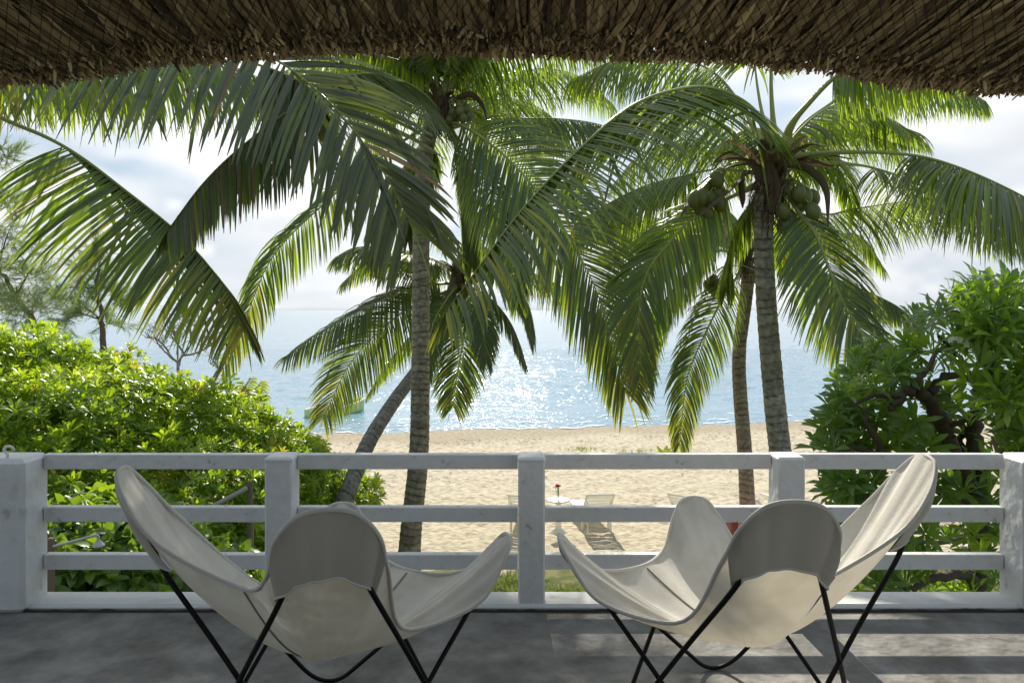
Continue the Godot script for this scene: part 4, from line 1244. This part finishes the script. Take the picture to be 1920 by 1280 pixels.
	limb(t2, "trunk", [Vector3(0.15, -0.1, 0), w2.call(1915, 900, 6.2), w2.call(1895, 800, 6.2), w2.call(1880, 730, 6.2), w2.call(1860, 680, 6.2)], 0.06, 0.02, M.bark)
	limb(t2, "limb", [w2.call(1900, 820, 6.2), w2.call(1915, 760, 6.0), w2.call(1925, 690, 6.0)], 0.03, 0.012, M.bark)
	limb(t2, "limb", [w2.call(1890, 770, 6.2), w2.call(1858, 700, 6.1), w2.call(1830, 660, 6.1), w2.call(1815, 615, 6.1)], 0.025, 0.008, M.twig)
	limb(t2, "limb", [w2.call(1862, 690, 6.2), w2.call(1850, 600, 6.2), w2.call(1835, 545, 6.2)], 0.02, 0.008, M.twig)
	limb(t2, "limb", [w2.call(1905, 880, 6.2), w2.call(1875, 850, 6.0), w2.call(1860, 820, 6.0)], 0.03, 0.01, M.twig)
	limb(t2, "limb", [w2.call(1838, 600, 6.1), w2.call(1800, 585, 6.1), w2.call(1775, 582, 6.1)], 0.014, 0.007, M.twig)
	var slim := []
	for k in 3: slim.append(rosette(15, 0.24, 0.024, 0.7, M.tree[k]))
	shells = []
	for s in [[1745, 580], [1760, 590], [1775, 575], [1800, 555], [1820, 540], [1838, 530], [1855, 545], [1790, 545], [1835, 560], [1870, 560], [1810, 580], [1850, 585], [1825, 610], [1795, 610], [1860, 620], [1840, 640], [1815, 640], [1880, 640], [1860, 665], [1885, 590], [1895, 540], [1910, 530], [1915, 570]]:
		shells.append([w2.call(s[0], s[1], rng.randf_range(5.9, 6.5)), Vector3(rng.randfn() * 0.4 - 0.2, 0.9, 0.35)])
	for k in 190:
		var x := rng.randf_range(1820, 2010)
		var y := rng.randf_range(530, 860)
		if x < 1870 and y > 660 and rng.randf() < 0.75: continue
		shells.append([w2.call(x, y, rng.randf_range(5.6, 7.0)), Vector3(rng.randfn() * 0.5, 0.7, rng.randfn() * 0.5)])
	leafy(t2, shells, slim, [2.0, 3.0, 2.5], 0.7, 1.1, 250, "leaf_rosette", "foliage")
	for s in [[1848, 606], [1855, 612], [1842, 615], [1862, 604], [1836, 621], [1790, 632], [1800, 637], [1783, 636], [1813, 645], [1838, 523]]:
		var fb := MB.new()
		var p: Vector3 = w2.call(s[0], s[1], 5.95)
		for k in 5:
			var a := TAU * k / 5.0 + 0.3
			var h := Vector3(cos(a), sin(a), 0.4).normalized()
			fb.ribbon(PackedVector3Array([p, p + h * 0.018, p + h * 0.036 + Vector3(0, 0, -0.004)]), PackedFloat32Array([0.004, 0.013, 0.005]), Vector3(-sin(a), cos(a), 0), 0.2)
		part("flower", fb, M.petal, t2)

func build_far_trees() -> void:
	# feathery casuarinas at the left
	var list := [["feathery casuarina with a dark slanting trunk at the left edge", [[75, 690, 24], [62, 610, 24], [30, 555, 24], [-5, 500, 24], [-60, 430, 24]], [[-20, 500, 90], [30, 560, 80], [60, 590, 70], [-10, 590, 90], [60, 520, 55], [20, 440, 60], [-60, 440, 110], [5, 380, 45], [10, 300, 35]]],
		["thin feathery casuarina between the slanting one and the bare shrub", [[195, 690, 27], [190, 600, 27], [180, 540, 27], [190, 470, 27]], [[150, 590, 50], [180, 560, 50], [195, 520, 45], [170, 500, 40], [200, 600, 40], [120, 600, 40], [185, 470, 35], [100, 560, 35], [215, 560, 30]]]]
	var spray := MB.new()
	for k in 26:
		var a := rng.randf() * TAU
		var h := Vector3(cos(a), 0, sin(a))
		var p0 := Vector3(0, rng.randf_range(-0.1, 0.3), 0)
		var l := rng.randf_range(0.25, 0.5)
		var lean := rng.randf_range(0.1, 0.7)
		spray.ribbon(PackedVector3Array([p0, p0 + h * l * 0.4 * lean + Vector3(0, l * 0.45, 0), p0 + h * l * lean + Vector3(0, l * 0.75, 0)]), PackedFloat32Array([0.0045, 0.004, 0.0015]), h.cross(Vector3.UP), 0.4)
	var sm := mesh_of([spray, M.needle])
	for q in list:
		var o := at(q[1][0][0], q[1][0][1], q[1][0][2])
		o.y = ground(o.x, q[1][0][2])
		var t := thing("casuarina_tree", q[0], "tree", o, "casuarinas behind the left shrub")
		var c := [Vector3.ZERO - Vector3(0, 0.1, 0)]
		for p in q[1]: c.append(at(p[0], p[1], p[2]) - o)
		limb(t, "trunk", c, 0.15, 0.03, M.bark)
		var places := []
		for l in q[2]:
			var cc := at(l[0], l[1], q[1][0][2] + rng.randfn() * 0.8) - o
			var rr: float = l[2] / FOCAL * q[1][0][2]
			var near: Vector3 = c[1]
			for s in c:
				if s.distance_to(cc) < near.distance_to(cc): near = s
			limb(t, "branch", [near, near.lerp(cc, 0.6) + Vector3(0, 0.25, 0), cc + Vector3(0, rr * 0.3, 0)], 0.035, 0.008, M.bark)
			for b in 7:
				var u := Vector3(rng.randfn(), rng.randfn() * 0.7 + 0.35, rng.randfn()).normalized()
				var e := cc + u * rr
				for k in int(8 + rr * 13):
					var s := rng.randf()
					var p := cc.lerp(e, s) + Vector3(rng.randfn(), rng.randfn(), rng.randfn()) * 0.13 * rr
					places.append(aim(p, u + Vector3(rng.randfn() * 0.5, 0.1 + rng.randfn() * 0.4, rng.randfn() * 0.5), rng.randf_range(0.45, 0.85)))
		multi("crown", sm, places, t)
	# the bare shrub
	var o := at(333, 760, 17)
	o.y = ground(o.x, 17)
	var bare := thing("bare_shrub", "leafless grey shrub standing above the green one against the sea", "shrub", o)
	var start := at(333, 690, 17) - o
	limb(bare, "trunk", [Vector3(0, -0.1, 0), start * 0.5 + Vector3(0.1, 0, 0), start], 0.05, 0.035, M.greytwig)
	for q in [[[333, 690], [340, 668], [358, 645], [372, 620], [380, 598]], [[333, 690], [333, 660], [330, 630], [318, 600]], [[340, 668], [365, 662], [390, 650], [402, 640]], [[333, 680], [318, 668], [300, 650], [290, 635]], [[358, 645], [357, 620], [352, 598]], [[325, 675], [300, 640], [270, 632]], [[345, 664], [330, 640], [322, 615]], [[395, 716], [408, 690], [402, 680]]]:
		var c := []
		for p in q: c.append(at(p[0], p[1], 17 + rng.randfn() * 0.2) - o)
		limb(bare, "branch", c, 0.028, 0.009, M.greytwig)
		for k in 13:
			var s: Vector3 = c[c.size() - 1].lerp(c[c.size() - 2], rng.randf() * 1.5)
			limb(bare, "twig", [s, s + Vector3(rng.randfn() * 0.15, 0.15 + rng.randf() * 0.1, rng.randfn() * 0.1), s + Vector3(rng.randfn() * 0.35, 0.25 + rng.randf() * 0.35, rng.randfn() * 0.2)], 0.008, 0.003, M.greytwig)
	# young palms and sprouts
	o = at(465, 800, 13.5)
	o.y = LAWN
	var sp := thing("young_palm", "pale yellow green young palm poking out of the left shrub", "palm tree", o)
	shift = -o
	for q in [[462, 770, 455, 740, 470, 708], [466, 770, 478, 745, 500, 740], [464, 770, 462, 745, 452, 715], [466, 770, 480, 735, 490, 715]]:
		frond_px(sp, [463, 810, 13.5, q[0], q[1], 13.4, q[2], q[3], 13.4, q[4], q[5], 13.3], {"L": 0.35, "n": 26, "W": 0.014, "s0": 0.3, "pal": [0.0, 0.5, 2.0, 3.0, 0.0], "r0": 0.014})
	o = at(1245, 815, 28.0)
	o.y = ground(o.x, 28.0)
	var s2 := thing("palm_sprout", "tiny lone green sprout on the sand near the water", "plant", o)
	shift = -o
	for k in 5:
		frond(s2, [Vector3.ZERO, Vector3(sin(k * 1.3) * 0.12, 0.2, cos(k * 1.3) * 0.1), Vector3(sin(k * 1.3) * 0.3, 0.34, cos(k * 1.3) * 0.25)], {"L": 0.18, "n": 12, "W": 0.014, "s0": 0.2, "pal": [0.0, 0.5, 3.0, 1.0, 0.0], "r0": 0.012})
	# small leafy shrub beside the coral kayak
	o = at(1392, 1062, 12.6)
	o.y = LAWN
	var s3 := thing("leafy_seedling", "small bright leaved plant in front of the coral kayak", "plant", o)
	var kk := [rosette(9, 0.2, 0.03, 0.3, M.bush[0])]
	leafy(s3, lump_shell([[at(1393, 1028, 12.6) - o, 0.16], [at(1388, 1045, 12.6) - o, 0.2]], 20, 0.8, 0.2), kk, [1.0], 0.7, 1.1, 20, "leaf_rosette", "foliage")
	limb(s3, "stem", [Vector3.ZERO, Vector3(0.02, 0.25, 0), at(1393, 1026, 12.6) - o], 0.015, 0.006, M.twig)

# ------------------------------------------------------------------ things on the beach
func slat_lounger(label: String, p: Vector3, yaw: float, back: float) -> Node3D:
	var l := thing("sun_lounger", label, "sun lounger", p, "white sun loungers on the sand")
	l.rotation.y = yaw
	# faces -z; the head end is at +z
	var fr := MB.new()
	for s in [-1.0, 1.0]:
		fr.box(Transform3D(Basis(), Vector3(0.30 * s, 0.30, -0.35)), Vector3(0.05, 0.07, 1.5), 0.012)
	fr.box(Transform3D(Basis(), Vector3(0, 0.30, -1.09)), Vector3(0.56, 0.06, 0.05), 0.012)
	part("frame", fr, M.plastic, l)
	for s in [[-0.3, -0.95], [0.3, -0.95], [-0.3, 0.25], [0.3, 0.25]]:
		var g := MB.new()
		g.box(Transform3D(Basis(), Vector3(s[0], 0.135, s[1])), Vector3(0.055, 0.27, 0.06), 0.012)
		part("leg", g, M.plastic, l)
	for k in 11:
		var g := MB.new()
		g.box(Transform3D(Basis(), Vector3(0, 0.345, -1.05 + k * 0.115)), Vector3(0.60, 0.018, 0.095), 0.005)
		part("slat", g, M.plastic, l)
	var bt := Transform3D(Basis(Vector3.RIGHT, -back), Vector3(0, 0.35, 0.24))
	var bf := MB.new()
	for s in [-1.0, 1.0]:
		bf.box(bt * Transform3D(Basis(), Vector3(0.30 * s, 0.0, 0.36)), Vector3(0.05, 0.05, 0.74), 0.012)
	bf.box(bt * Transform3D(Basis(), Vector3(0, 0.0, 0.735)), Vector3(0.65, 0.05, 0.05), 0.015)
	var bk := part("backrest", bf, M.plastic, l)
	for k in 6:
		var g := MB.new()
		g.box(bt * Transform3D(Basis(), Vector3(0, 0.012, 0.06 + k * 0.112)), Vector3(0.55, 0.018, 0.092), 0.005)
		part("slat", g, M.plastic, bk)
	for s in [-1.0, 1.0]:
		var g := MB.new()
		var a := bt * Vector3(0.26 * s, -0.02, 0.5)
		g.tube(PackedVector3Array([a, Vector3(0.26 * s, 0.02, 0.62)]), radii(2, 0.016, 0.016), 6)
		part("prop", g, M.plastic, l)
	return l

func on_sand(pxx: float, z: float) -> Vector3:
	var x := (pxx - 960.0) / FOCAL * z
	return Vector3(x, ground(x, z), -z)

func build_beach_things() -> void:
	var tp := on_sand(1047, 16.4)
	var t := thing("round_table", "small round white pedestal table with red flowers on it", "table", tp)
	var top := MB.new()
	lathe(top, [[0.0, 0.70], [0.24, 0.70], [0.255, 0.712], [0.255, 0.728], [0.245, 0.738], [0.0, 0.738]], 28)
	part("table_top", top, M.plastic, t)
	var ped := MB.new()
	lathe(ped, [[0.085, 0.70], [0.06, 0.64], [0.055, 0.3], [0.075, 0.1], [0.2, 0.03], [0.21, 0.0]], 20)
	part("pedestal", ped, M.plastic, t)
	var v := thing("flower_vase", "clear glass vase of red flowers on the round table", "vase", tp + Vector3(0, 0.738, 0))
	var glass := mat(0.85, 0.9, 0.9, 0.05)
	glass.transparency = BaseMaterial3D.TRANSPARENCY_ALPHA
	glass.albedo_color.a = 0.18
	var g := MB.new()
	lathe(g, [[0.0, 0.003], [0.038, 0.003], [0.042, 0.03], [0.036, 0.10], [0.042, 0.15]], 14)
	part("glass", g, glass, v)
	for k in 9:
		var s := MB.new()
		var e := Vector3(rng.randfn() * 0.045, 0.25 + rng.randf() * 0.09, rng.randfn() * 0.045)
		s.tube(PackedVector3Array([Vector3(0, 0.01, 0), e * 0.6, e]), radii(3, 0.004, 0.003), 4)
		var st := part("stem", s, M.bush[1], v)
		var f := MB.new()
		for j in 7:
			var a := TAU * j / 7.0
			var h := Vector3(cos(a), 0.5, sin(a)).normalized()
			f.ribbon(PackedVector3Array([e, e + h * 0.03, e + h * 0.06 + Vector3(0, -0.008, 0)]), PackedFloat32Array([0.010, 0.028, 0.010]), h.cross(Vector3.UP), 0.2)
		part("flower", f, M.red, st)
	slat_lounger("slatted white lounger right of the round table, seen from behind", on_sand(1112, 16.9), 0.12, 0.86)
	slat_lounger("slatted white lounger half hidden behind the centre post", on_sand(985, 16.8), -0.1, 0.86)
	slat_lounger("white lounger with raised back beside the right canvas chair", on_sand(1304, 16.2), -0.7, 0.98)
	slat_lounger("low flat white lounger left of the thinner palm's foot", on_sand(1450, 16.3), -1.1, 0.8)
	slat_lounger("low flat white lounger right of the thinner palm's foot", on_sand(1500, 16.9), -1.2, 0.6)
	# kayak
	var coral := mat(0.70, 0.30, 0.23, 0.35)
	var kp := on_sand(1422, 14.9)
	var kayak := thing("kayak", "coral red and white kayak lying on the sand by the thinner palm", "kayak", kp)
	kayak.basis = Basis(Vector3.UP, 1.25) * Basis(Vector3.BACK, 0.95)
	kayak.position += Vector3(0, 0.30, 0)
	var hull := MB.new()
	var prev := []
	for k in 25:
		var s := k / 24.0
		var w := 0.36 * pow(sin(PI * clampf(s, 0.03, 0.97)), 0.6)
		var row := []
		for j in 9:
			var a := PI + PI * j / 8.0
			row.append(hull.vert(Vector3(cos(a) * w, 0.26 + sin(a) * 0.24 * (0.55 + 0.45 * sin(PI * s)) + 0.14 * pow(absf(s - 0.5) * 2.0, 3.0), lerpf(-1.2, 1.2, s)), Vector3(cos(a), sin(a), 0)))
		if k > 0:
			for j in 8: hull.quad(prev[j], row[j], row[j + 1], prev[j + 1])
		prev = row
	part("hull", hull, coral, kayak)
	var deck := MB.new()
	prev = []
	for k in 25:
		var s := k / 24.0
		var w := 0.36 * pow(sin(PI * clampf(s, 0.03, 0.97)), 0.6)
		var y := 0.262 + 0.14 * pow(absf(s - 0.5) * 2.0, 3.0)
		var well := 0.16 * smoothstep(0.22, 0.3, s) * smoothstep(0.8, 0.72, s)
		var row := []
		for q in [[-1.0, 0.0], [-0.72, 0.03], [-0.6, 0.02 - well], [0.0, 0.01 - well], [0.6, 0.02 - well], [0.72, 0.03], [1.0, 0.0]]:
			row.append(deck.vert(Vector3(w * q[0], y + q[1], lerpf(-1.2, 1.2, s)), Vector3.UP))
		if k > 0:
			for j in 6: deck.quad(prev[j], row[j], row[j + 1], prev[j + 1])
		prev = row
	part("deck", deck, mat(0.80, 0.46, 0.38, 0.4), kayak)
	for z in [-0.45, 0.45]:
		var s := MB.new()
		s.box(Transform3D(Basis(Vector3.RIGHT, -0.35), Vector3(0, 0.30, z)), Vector3(0.40, 0.30, 0.04), 0.02)
		part("seat_back", s, mat(0.35, 0.05, 0.03, 0.5), kayak)
	# boat
	var bp := at(630, 774, 41.5)
	bp.y = SEA
	var boat := thing("rowing_boat", "pale green wooden boat moored in the shallows", "boat", bp)
	boat.rotation.y = -0.62
	boat.scale = Vector3.ONE * 0.7
	var green := mat(0.55, 0.68, 0.27, 0.5)
	var bh := MB.new()
	var rail := MB.new()
	var inn := MB.new()
	prev = []
	var pin := []
	var edge := [PackedVector3Array(), PackedVector3Array()]
	for k in 21:
		var s := k / 20.0
		var w := 0.95 * pow(sin(PI * clampf(0.12 + s * 0.86, 0.0, 0.985)), 0.55)
		var y := 0.55 + 0.40 * pow(s, 2.2)
		var z := lerpf(2.6, -2.8, s)
		var row := []
		var ri := []
		for q in [[-1.0, 1.0], [-0.96, 0.55], [-0.8, 0.05], [-0.45, -0.35], [0.0, -0.45], [0.45, -0.35], [0.8, 0.05], [0.96, 0.55], [1.0, 1.0]]:
			var p := Vector3(w * q[0], y * q[1] if q[1] > 0 else q[1] * 0.5, z)
			row.append(bh.vert(p, Vector3(q[0], q[1] * 0.4 - 0.2, 0).normalized()))
			ri.append(inn.vert(Vector3(w * q[0] * 0.93, maxf(p.y, 0.12), z), Vector3(-q[0], 0.6, 0).normalized()))
		edge[0].append(Vector3(-w, y, z)); edge[1].append(Vector3(w, y, z))
		if k > 0:
			for j in 8:
				bh.quad(prev[j], row[j], row[j + 1], prev[j + 1])
				inn.quad(pin[j], ri[j], ri[j + 1], pin[j + 1])
		prev = row
		pin = ri
	part("hull", bh, green, boat)
	part("inside", inn, mat(0.45, 0.40, 0.40, 0.7), boat)
	for e in 2:
		var r := MB.new()
		r.tube(edge[e], radii(21, 0.055, 0.055), 6)
		part("gunwale", r, M.plastic, boat)
	var tr := MB.new()
	tr.box(Transform3D(Basis(), Vector3(0, 0.28, 2.58)), Vector3(1.35, 0.56, 0.05), 0.02)
	part("transom", tr, green, boat)
	for z in [1.2, -0.3, -1.5]:
		var th := MB.new()
		th.box(Transform3D(Basis(), Vector3(0, 0.45, z)), Vector3(1.6, 0.05, 0.28), 0.01)
		part("thwart", th, M.greywood, boat)

func lathe(b: MB, prof: Array, seg: int) -> void:
	var rows := []
	for k in prof.size():
		var p0 = prof[maxi(k - 1, 0)]
		var p1 = prof[mini(k + 1, prof.size() - 1)]
		var tn := Vector2(p1[0] - p0[0], p1[1] - p0[1]).normalized()
		var row := []
		for j in seg:
			var a := TAU * j / seg
			row.append(b.vert(Vector3(cos(a) * prof[k][0], prof[k][1], sin(a) * prof[k][0]), Vector3(cos(a) * tn.y, -tn.x, sin(a) * tn.y).normalized()))
		rows.append(row)
	for k in prof.size() - 1:
		for j in seg:
			var j2 := (j + 1) % seg
			b.quad(rows[k][j], rows[k + 1][j], rows[k + 1][j2], rows[k][j2])

# ------------------------------------------------------------------ garden bits behind the left rails
func build_garden_things() -> void:
	var o := at(470, 1100, 7.6)
	o.y = LAWN
	var fence := thing("wire_fence", "weathered wooden post with sloping board and chain link wire by creeper", "fence", o)
	var b := MB.new()
	var top := at(468, 903, 7.6) - o
	b.tube(PackedVector3Array([Vector3(0, -0.2, 0), Vector3(0.01, 1.0, 0), top * 0.7, top]), PackedFloat32Array([0.036, 0.035, 0.033, 0.032]), 9)
	part("post", b, M.wood, fence)
	var bd := MB.new()
	var a := at(463, 915, 7.55) - o
	var e := at(330, 985, 7.3) - o
	bd.tube(PackedVector3Array([a, a.lerp(e, 0.5), e]), radii(3, 0.03, 0.03), 4)
	part("brace", bd, M.greywood, fence)
	var wr := MB.new()
	for k in 26:
		for s in [-1.0, 1.0]:
			var x0 := -1.5 + k * 0.075
			var pts := PackedVector3Array([Vector3(x0, 1.35, 0.02 * s), Vector3(x0 + s * 0.45, 2.25, 0.02 * s)])
			wr.tube(pts, radii(2, 0.0022, 0.0022), 3, 1.0, false)
	stuff(part("wire_netting", wr, M.wire, fence))
	o = at(94, 1105, 5.6)
	o.y = LAWN
	var sh_ := thing("garden_shower", "grey pipe shower arm on a wooden post behind left rails", "shower", o)
	b = MB.new()
	top = at(91, 1008, 5.6) - o
	b.box(Transform3D(Basis(), Vector3(0, top.y * 0.5, 0)), Vector3(0.048, top.y, 0.05), 0.008)
	part("post", b, M.wood, sh_)
	b = MB.new()
	var pts := spline([at(100, 1024, 5.57) - o, at(140, 1014, 5.5) - o, at(176, 1004, 5.45) - o, at(183, 1006, 5.45) - o, at(184, 1014, 5.45) - o], 6)
	b.tube(pts, radii(pts.size(), 0.011, 0.011), 8)
	part("arm", b, M.steel, sh_)
	b = MB.new()
	lathe(b, [[0.012, 0.03], [0.016, 0.015], [0.038, -0.012], [0.042, -0.018], [0.040, -0.026], [0.0, -0.026]], 16)
	var hd := part("shower_head", b, M.steel, sh_)
	hd.position = at(184, 1018, 5.45) - o

# ------------------------------------------------------------------ the two chairs
func chair_edge() -> PackedVector3Array:
	var ctl := []
	var tips := [[Vector3(0.44, 0.905, 0.44), Vector3(0.70, 0, 0.71), 0.15, 0.19], [Vector3(0.395, 0.615, -0.435), Vector3(0.67, 0, -0.74), 0.112, 0.16], [Vector3(-0.395, 0.615, -0.435), Vector3(-0.67, 0, -0.74), 0.112, 0.16], [Vector3(-0.44, 0.905, 0.44), Vector3(-0.70, 0, 0.71), 0.15, 0.19]]
	var mids := [Vector3(0.305, 0.42, -0.02), Vector3(0, 0.435, -0.385), Vector3(-0.305, 0.42, -0.02), Vector3(0, 0.60, 0.345)]
	for k in 4:
		var P: Vector3 = tips[k][0]
		var out: Vector3 = tips[k][1]
		var lat := Vector3.UP.cross(out) if true else out
		var w: float = tips[k][2]
		var dr: float = tips[k][3]
		var e: float = [1.0, 1.28, 1.28, 1.0][k]
		for q in [[-e, -0.13, -1.0], [-0.82, -0.045, -0.42], [-0.45, -0.006, -0.075], [0.0, 0.0, 0.0], [0.45, -0.006, -0.075], [0.82, -0.045, -0.42], [e, -0.13, -1.0]]:
			ctl.append(P + lat * w * q[0] + out * q[1] + Vector3(0, dr * q[2], 0))
		ctl.append(mids[k])
	var out_ := PackedVector3Array()
	var m := ctl.size()
	for s in m:
		var p0: Vector3 = ctl[(s + m - 1) % m]
		var p1: Vector3 = ctl[s]
		var p2: Vector3 = ctl[(s + 1) % m]
		var p3: Vector3 = ctl[(s + 2) % m]
		# centripetal parameters keep the long spans from overshooting
		var t1 := sqrt(p0.distance_to(p1))
		var t2 := sqrt(p1.distance_to(p2))
		var t3 := sqrt(p2.distance_to(p3))
		for j in 8:
			out_.append(p1.cubic_interpolate_in_time(p2, p0, p3, j / 8.0, t2, -t1, t2 + t3))
	return out_

func sling_at(B: Vector3, r: float, seat: Vector3, k: float) -> Vector3:
	var rr := pow(r, 1.75)
	var p := seat.lerp(B, r)
	p.y = lerpf(seat.y, B.y, rr)
	var fold := soft.get_noise_2d(k * 0.11, 3.0 + r * 0.9) * 0.018 * r * r * (1.0 - 0.6 * r)
	var flat_ := Vector3(B.x - seat.x, 0, B.z - seat.z).normalized()
	return p + (flat_ * 0.7 + Vector3.DOWN * 0.7) * fold

func build_chair(label: String, pos: Vector3, yaw: float) -> void:
	var ch := thing("butterfly_chair", label, "chair", pos, "canvas butterfly chairs on the terrace")
	ch.rotation.y = yaw
	var E := chair_edge()
	var m := E.size()
	var seat := Vector3(0, 0.295, 0.05)
	var rings := 30
	var b := MB.new()
	var grid := []
	for r in rings + 1:
		var row := PackedVector3Array()
		for k in m:
			row.append(sling_at(E[k], float(r) / rings, seat, k))
		grid.append(row)
	var a0: Vector3 = grid[5][0] - grid[3][0]
	var sgn := signf(a0.cross(grid[4][1] - grid[4][m - 1]).y)
	var nrm := func(r: int, k: int) -> Vector3:
		var a: Vector3 = grid[mini(r + 1, rings)][k] - grid[maxi(r - 1, 0)][k]
		var c: Vector3 = grid[maxi(r, 1)][(k + 1) % m] - grid[maxi(r, 1)][(k + m - 1) % m]
		var n: Vector3 = a.cross(c).normalized()
		return n * sgn
	for r in rings + 1:
		for k in m:
			b.vert(grid[r][k], Vector3.UP if r == 0 else nrm.call(r, k))
	for r in rings:
		for k in m:
			var k2 := (k + 1) % m
			b.quad(r * m + k, (r + 1) * m + k, (r + 1) * m + k2, r * m + k2)
	var sling := part("canvas_sling", b, M.canvas, ch)
	var hem := MB.new()
	var loop := PackedVector3Array(E)
	loop.append(E[0])
	loop.append(E[1])
	hem.tube(loop, radii(loop.size(), 0.0065, 0.0065), 6, 1.0, false)
	part("hem", hem, M.hem, sling)
	# seams
	for line in [[0, 7 + 8], [0, 15]]:
		pass
	for s in [1, 3]:
		var k0: int = s * 64 + 56
		var seam := MB.new()
		var pts := PackedVector3Array()
		for r in range(3, rings):
			pts.append(grid[r][k0] + nrm.call(r, k0) * 0.002)
		seam.tube(pts, radii(pts.size(), 0.0045, 0.0045), 4, 0.6, false)
		part("seam", seam, M.thread, sling)
		seam = MB.new()
		pts = PackedVector3Array()
		for r in range(3, rings):
			pts.append(grid[r][k0] - nrm.call(r, k0) * 0.002)
		seam.tube(pts, radii(pts.size(), 0.0045, 0.0045), 4, 0.6, false)
		part("seam", seam, M.thread, sling)
	# corner pockets on the outside
	for t in 4:
		var pk := MB.new()
		var rows := []
		for r in 9:
			var row := []
			for k in range(2, 47):
				var kk := t * 64 + k
				var q := absf((k - 24.0) / 22.0)
				var inner := 0.815 + 0.035 * q * q
				var rr := lerpf(inner, 1.0, r / 8.0)
				var ri := int(rr * rings)
				var n: Vector3 = nrm.call(mini(ri, rings), kk)
				var p := sling_at(E[kk], rr, seat, kk) - n * (0.027 * (1.0 - pow(r / 8.0, 7.0)) + 0.001) * (1.0 - 0.7 * pow(q, 8.0))
				row.append(pk.vert(p, -n))
			rows.append(row)
		for r in 8:
			for k in rows[0].size() - 1:
				pk.quad(rows[r][k], rows[r + 1][k], rows[r + 1][k + 1], rows[r][k + 1])
		var po := part("corner_pocket", pk, M.pocket, sling)
		var edge := PackedVector3Array()
		for q in rows[0]: edge.append(pk.v[q])
		var he := MB.new()
		he.tube(edge, radii(edge.size(), 0.004, 0.004), 5, 1.0, false)
		part("pocket_hem", he, M.hem, sling)
	# the frame: each corner's hairpin runs to the two neighbouring feet
	var feet := [Vector3(0.32, -0.045, 0.26), Vector3(0.31, -0.045, -0.27), Vector3(-0.31, -0.045, -0.27), Vector3(-0.32, -0.045, 0.26)]
	var ends := [[], [], [], []]
	for t in 4:
		var ptsb := []
		for k in [9, 11, 13, 16, 18, 21, 24, 27, 30, 32, 35, 37, 39]:
			var kk: int = t * 64 + k
			var rr: float = lerpf(0.955, 0.84, pow(absf(k - 24.0) / 15.0, 3.0))
			ptsb.append(sling_at(E[kk], rr, seat, kk) - nrm.call(int(rr * rings), kk) * 0.0145)
		# the arm that starts on the side of the previous corner goes to that corner's foot
		var fa: Vector3 = feet[(t + 3) % 4]
		var fb: Vector3 = feet[(t + 1) % 4]
		var sa: Vector3 = ptsb[0].lerp(fa, 0.84)
		var sb: Vector3 = ptsb[12].lerp(fb, 0.84)
		ends[(t + 3) % 4].append(sa)
		ends[(t + 1) % 4].append(sb)
		var c := [sa, ptsb[0].lerp(fa, 0.4), ptsb[0].lerp(fa, 0.10) - nrm.call(24, t * 64 + 9) * 0.010] + ptsb + [ptsb[12].lerp(fb, 0.10) - nrm.call(24, t * 64 + 39) * 0.010, ptsb[12].lerp(fb, 0.4), sb]
		var pts := spline(c, 5)
		var rod := MB.new()
		rod.tube(pts, radii(pts.size(), 0.0077, 0.0077), 10)
		part("frame_rod", rod, M.iron, ch)
	for f in 4:
		var a: Vector3 = ends[f][0]
		var d: Vector3 = ends[f][1]
		var v: Vector3 = feet[f]
		v.y = 0.020 - 0.5 * (a.y + d.y)
		var pts := PackedVector3Array()
		for j in 13:
			var s := j / 12.0
			pts.append(a.lerp(v, s).lerp(v.lerp(d, s), s))
		var rod := MB.new()
		rod.tube(pts, radii(13, 0.0077, 0.0077), 10)
		part("foot_bend", rod, M.iron, ch)

func build_chairs() -> void:
	build_chair("left white canvas butterfly chair turned away towards the right, nearer the shower", Vector3(-0.58, 0, -2.40), -0.567)
	build_chair("right white canvas butterfly chair turned away towards the left, nearer the plumeria", Vector3(0.745, 0, -2.49), 0.73)
